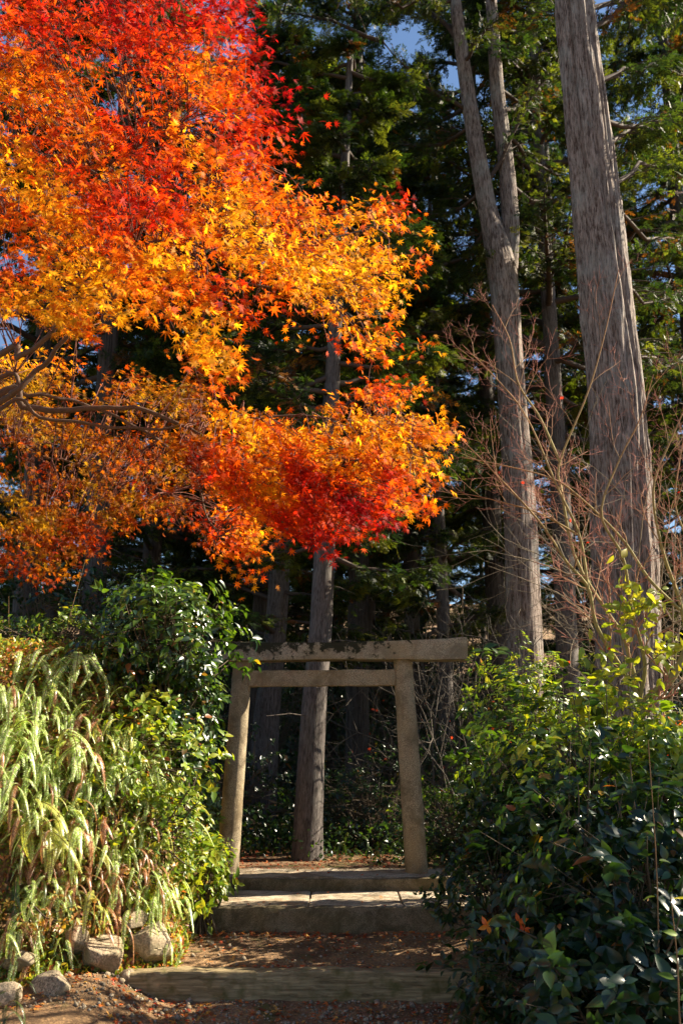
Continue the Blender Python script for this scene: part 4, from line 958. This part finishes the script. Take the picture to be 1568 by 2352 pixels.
FERNS = [  # px, py of the crown, depth, scale, kind, fronds, label
 (170, 1520, 7.3, 1.25, 'g', 15, 'big bright fern cascading at the top of the left bank'),
 (85, 1530, 7.2, 1.0, 'g', 9, 'fern left of the big topmost fern on the bank'),
 (10, 1600, 6.6, 1.0, 'g', 8, 'fern cut by the left edge just below the topmost ferns'),
 (265, 1600, 7.6, .95, 'g', 9, 'fern at the right shoulder below the topmost fern'),
 (30, 1690, 6.6, 1.2, 'g', 12, 'pale fern with long hanging fronds at the left edge'),
 (150, 1720, 6.9, 1.15, 'g', 12, 'pale fern with fronds bending right, in the middle of the left bank'),
 (330, 1680, 7.9, .9, 'g', 8, 'fern beneath the camellia on the upper right of the bank'),
 (240, 1690, 7.4, .85, 'y', 8, 'yellowish fern between the pale middle fern and the camellia'),
 (365, 1730, 8.0, .95, 'g', 10, 'bright fern at the right rim of the bank, fronds hanging by the dark bushes'),
 (60, 1880, 6.8, 1.1, 'y', 11, 'yellow-green fern low on the bank near the left edge'),
 (120, 1900, 7.0, 1.0, 'y', 9, 'yellow-tinged fern beside the yellow-green fern near the left edge'),
 (220, 1880, 7.5, .8, 'b', 8, 'red-brown withered fern in the middle of the bank'),
 (280, 1960, 7.8, .8, 'g', 8, 'fern with upright pale fronds in the lower middle of the bank'),
 (370, 2050, 8.0, .85, 'g', 9, 'arching fern hanging over the tall pale boulder'),
 (60, 2030, 7.2, .85, 'd', 8, 'dark green fern low at the left edge'),
 (130, 2060, 7.3, .85, 'g', 8, 'fern above the round rock near the bottom left'),
 (200, 2060, 7.5, .8, 'b', 9, 'rusty withered fern above the brown boulder'),
 (270, 2080, 7.7, .75, 'b', 7, 'pinkish dried fern just left of the tall pale boulder'),
 (385, 2160, 7.85, .5, 'g', 6, 'small fern tuft hanging to the end of the timber step'),
 (10, 2120, 7.2, .8, 'b', 7, 'brown fern at the left edge above the corner rocks'),
 (130, 2200, 7.4, .75, 'g', 7, 'fern drooping over the round rock'),
 (320, 1840, 7.9, .75, 'b', 7, 'reddish dry fern under the bright rim fern'),
 (200, 1800, 7.2, .8, 'g', 7, 'small fern just below the pale middle fern'),
 (10, 1800, 6.5, .9, 'g', 8, 'fern at the left edge between the pale and the yellow-green ferns'),
 (100, 1620, 7.0, .9, 'g', 8, 'fern tucked between the topmost and the pale ferns'),
 (300, 1790, 7.8, .7, 'g', 7, 'little fern below the camellia beside the bright leafy bush'),
 (400, 1900, 8.3, .6, 'g', 6, 'small fern in front of the small-leaved bush at the camellia foot'),
 (90, 1980, 7.0, .8, 'b', 7, 'brown fern under the yellow-tinged fern'),
 (20, 2330, 7.2, .6, 'd', 7, 'dark fern in the bottom left corner in front of the rock'),
 # right side and wood
 (1090, 2210, 7.3, 1.0, 'd', 10, 'dark fern drooping beside the landing step at the right'),
 (1160, 2330, 6.8, 1.0, 'd', 9, 'dark fern at the bottom beside the red leaf litter'),
 (1060, 2330, 7.2, .8, 'd', 8, 'small dark fern at the bottom right of the path'),
 (1130, 2260, 7.1, .9, 'd', 9, 'dark fern between the two other ferns right of the path'),
 (620, 1930, 14.5, 1.0, 'd', 10, 'dark fern at the foot of the left trunk seen through the gate'),
 (670, 1960, 13.2, .9, 'd', 9, 'dark fern left of the middle trunk seen through the gate'),
 (800, 1980, 12.6, .9, 'd', 9, 'dark fern right of the middle trunk seen through the gate'),
 (880, 1990, 12.2, .9, 'd', 9, 'dark fern close to the foot of the right gate post'),
 (1010, 1990, 11.2, .8, 'd', 8, 'dark fern just outside the right gate post')]
rf_ = R(690)
for i in range(90):   # smaller ones between them, all over the bank face
    a, b = rf_.uniform(0, 420), 0; top = np.interp(a, [0, 150, 420], [1560, 1540, 1800]); bot = np.interp(a, [0, 420], [2180, 2060]); b = rf_.uniform(top, bot)
    low = (b-top)/(bot-top); kd = 'g' if rf_.random() > .08+.42*low else ('y' if rf_.random() < .5 else 'b')
    FERNS.append((a, b, 8.6, rf_.uniform(.6, .95), kd, 7, None))
for i, (px, py, d, sc, kd, nf, lb) in enumerate(FERNS):
    if px < 600: d0 = d; d = hit(px, py, 9.0)-.17; sc *= d/max(d0, 7.2)
    b_ = (py-np.interp(px, [0, 150, 420], [1560, 1540, 1800]))/600
    r = R(700+i); p = at(px, py, d); g = float(H(p[0], d))
    if py > 1900 and (d > 10 or px > 1000): p[2] = g+.12
    zn = ('high' if b_ < .33 else 'midway up' if b_ < .66 else 'low')+' on the '+('left' if px < 140 else 'middle' if px < 280 else 'right')+' part of the bank face'
    t = thing('fern', p, lb or {'g': 'small pale green fern ', 'y': 'small yellowing fern ', 'b': 'small withered rust-brown fern '}[kd]+zn if lb is None else lb, 'fern', 'small ferns covering the left bank' if lb is None else 'ferns on the left bank' if px < 600 else 'ferns in the shade right of the path and in the wood')
    for k in range(int(nf*2.2) if px < 600 else nf):
        f = FR[kd if r.random() < .93 else ('b' if kd in 'gy' else 'g' if kd == 'b' else 'd'), k % 3].copy(); COL.objects.link(f); f.parent = t
        # fronds fan out towards light and camera side
        a = (k+.5)/nf*2.6*math.pi/2-1.3*math.pi/2+r.normal(0, .25)     # around the -y / +x side
        a = -(math.pi)+a+math.radians(25) if px < 600 else r.uniform(0, 6.28)
        f.rotation_euler = (r.normal(0, .13), r.normal(0, .15), a+r.normal(0, .25)); s_ = sc*r.uniform(.7, 1.1); f.scale = (s_*r.uniform(.65, 1.2), s_, s_*r.uniform(.85, 1.15))
        f.location = tuple(r.normal(0, .08, 3))
for o in hold: bpy.data.objects.remove(o)

# ------------------------------------------------------------------ ground cover on the banks (countless small leaves)
def bank_cover():
    r = R(801); mb = MB()
    n = 95000; y = r.uniform(6.8, 11.5, n); x = r.uniform(-5, -1.15, n); bi = bank_in(x, y); k = bi > -.12; x, y, bi = x[k], y[k], bi[k]; n = len(x)
    z = H(x, y); nn = surf_n(x, y); hgt = r.random(n)**1.3*.13*np.clip(bi*2+.3, .1, 1)
    P = np.stack([x, y, z], 1)+nn*hgt[:, None]
    cols = pal(r, n, [(.16, .22, .025), (.26, .30, .035), (.42, .34, .07), (.5, .24, .08), (.36, .11, .04), (.09, .15, .02)], [3, 3, 2, 1.8, 1.6, 2])
    leaves(mb, BROADL, P, nn*.4+r.normal(0, .8, (n, 3)), nn+r.normal(0, .5, (n, 3)), r.uniform(.02, .06, n), cols)
    tag(mb.build('ground_cover', M_SOFT), 'mixed low creeping leaves, green, gold and rusty, covering the left bank', None, kind='stuff')
    mb = MB(); n = 14000; y = r.uniform(5.5, 12, n); x = 1.35+r.uniform(-.1, 4, n)
    nn = surf_n(x, y); P = np.stack([x, y, H(x, y)], 1)+nn*(r.random(n)**1.5*.3)[:, None]
    leaves(mb, BROADL, P, nn*.3+r.normal(0, .8, (n, 3)), nn+r.normal(0, .5, (n, 3)), r.uniform(.03, .07, n), pal(r, n, DKG))
    n = 16000; y = r.uniform(11.9, 16.5, n); x = r.uniform(-5, 5, n); k = (y > 12.3) | (x > .35) | (x < -1.2); x, y = x[k], y[k]; n = len(x)
    nn = surf_n(x, y); P = np.stack([x, y, H(x, y)], 1)+nn*(r.random(n)**1.3*.38)[:, None]
    leaves(mb, BROADL, P, nn*.3+r.normal(0, .8, (n, 3)), nn+r.normal(0, .5, (n, 3)), r.uniform(.04, .08, n), pal(r, n, DKG))
    n = 80000; y = 11.6+r.random(n)**1.4*45; x = r.uniform(-1, 1, n)*(5+y*.45); k = (np.abs(x+.3) > .9) | (y > 13); x, y = x[k], y[k]; n = len(x)
    nn = surf_n(x, y); P = np.stack([x, y, H(x, y)], 1)+nn*(r.random(n)**1.3*(.35+(y-11)*.03))[:, None]
    leaves(mb, BROADL, P, nn*.3+r.normal(0, .8, (n, 3)), nn+r.normal(0, .5, (n, 3)), r.uniform(.04, .1, n)*(1+(y-11)/10), pal(r, n, DKG))
    tag(mb.build('undergrowth', M_GLOSS), 'dark leafy undergrowth on the forest floor right of and behind the gate', None, kind='stuff')
bank_cover()
# ------------------------------------------------------------------ unseen evergreen added right of the view to shade the thicket
def side_tree(x, y, ht, r0, z0, z1, n, label, seed):
    r = R(seed); o = np.array([x, y, float(H(x, y))]); t = thing('unseen_shade_tree', o, label, 'tree', 'unseen evergreens added for shade')
    mb = MB(); bark_trunk(mb, np.array([(0, 0, -.2), (.1, 0, 1.5), (0, .1, 3.2), (.1, .1, z1*.8)]), [.16, .13, .1, .03], 24, .15, .05, seed, .2, 12); mb.build('trunk', M_CEDARD, t)
    st, fo = MB(), MB(); D = unit(r.normal(size=(n//8, 3))); rad = .45+.55*r.random(n//8)**.5
    c = np.array([0, 0, (z0+z1)/2]); P = c+D*rad[:, None]*np.array([r0, r0, (z1-z0)/2])*(1+.25*NZ(D[:, 0]*3+seed, D[:, 2]*3))[:, None]
    for i in range(0, len(P), 12): tube(st, smooth_path([c*[1, 1, .6], (c+P[i])/2, P[i]], 6), np.linspace(.03, .004, 6), 5, (.1, .08, .06))
    pos = np.repeat(P, 8, 0)+r.normal(0, .12, (len(P)*8, 3)); m = len(pos)
    leaves(fo, BROADL, pos, r.normal(0, 1, (m, 3)), np.array([0, 0, 1.])+r.normal(0, .6, (m, 3)), r.uniform(.08, .14, m), pal(r, m, DKG))
    st.build('branches', M_TWIG, t); fo.build('crown', M_GLOSS, t)
side_tree(8.5, 8.8, 7, 2.2, 1.0, 6.5, 8000, 'unseen rounded evergreen added to shade the right thicket', 901)
for p in (PA, PB, PC, PD): kill(p)
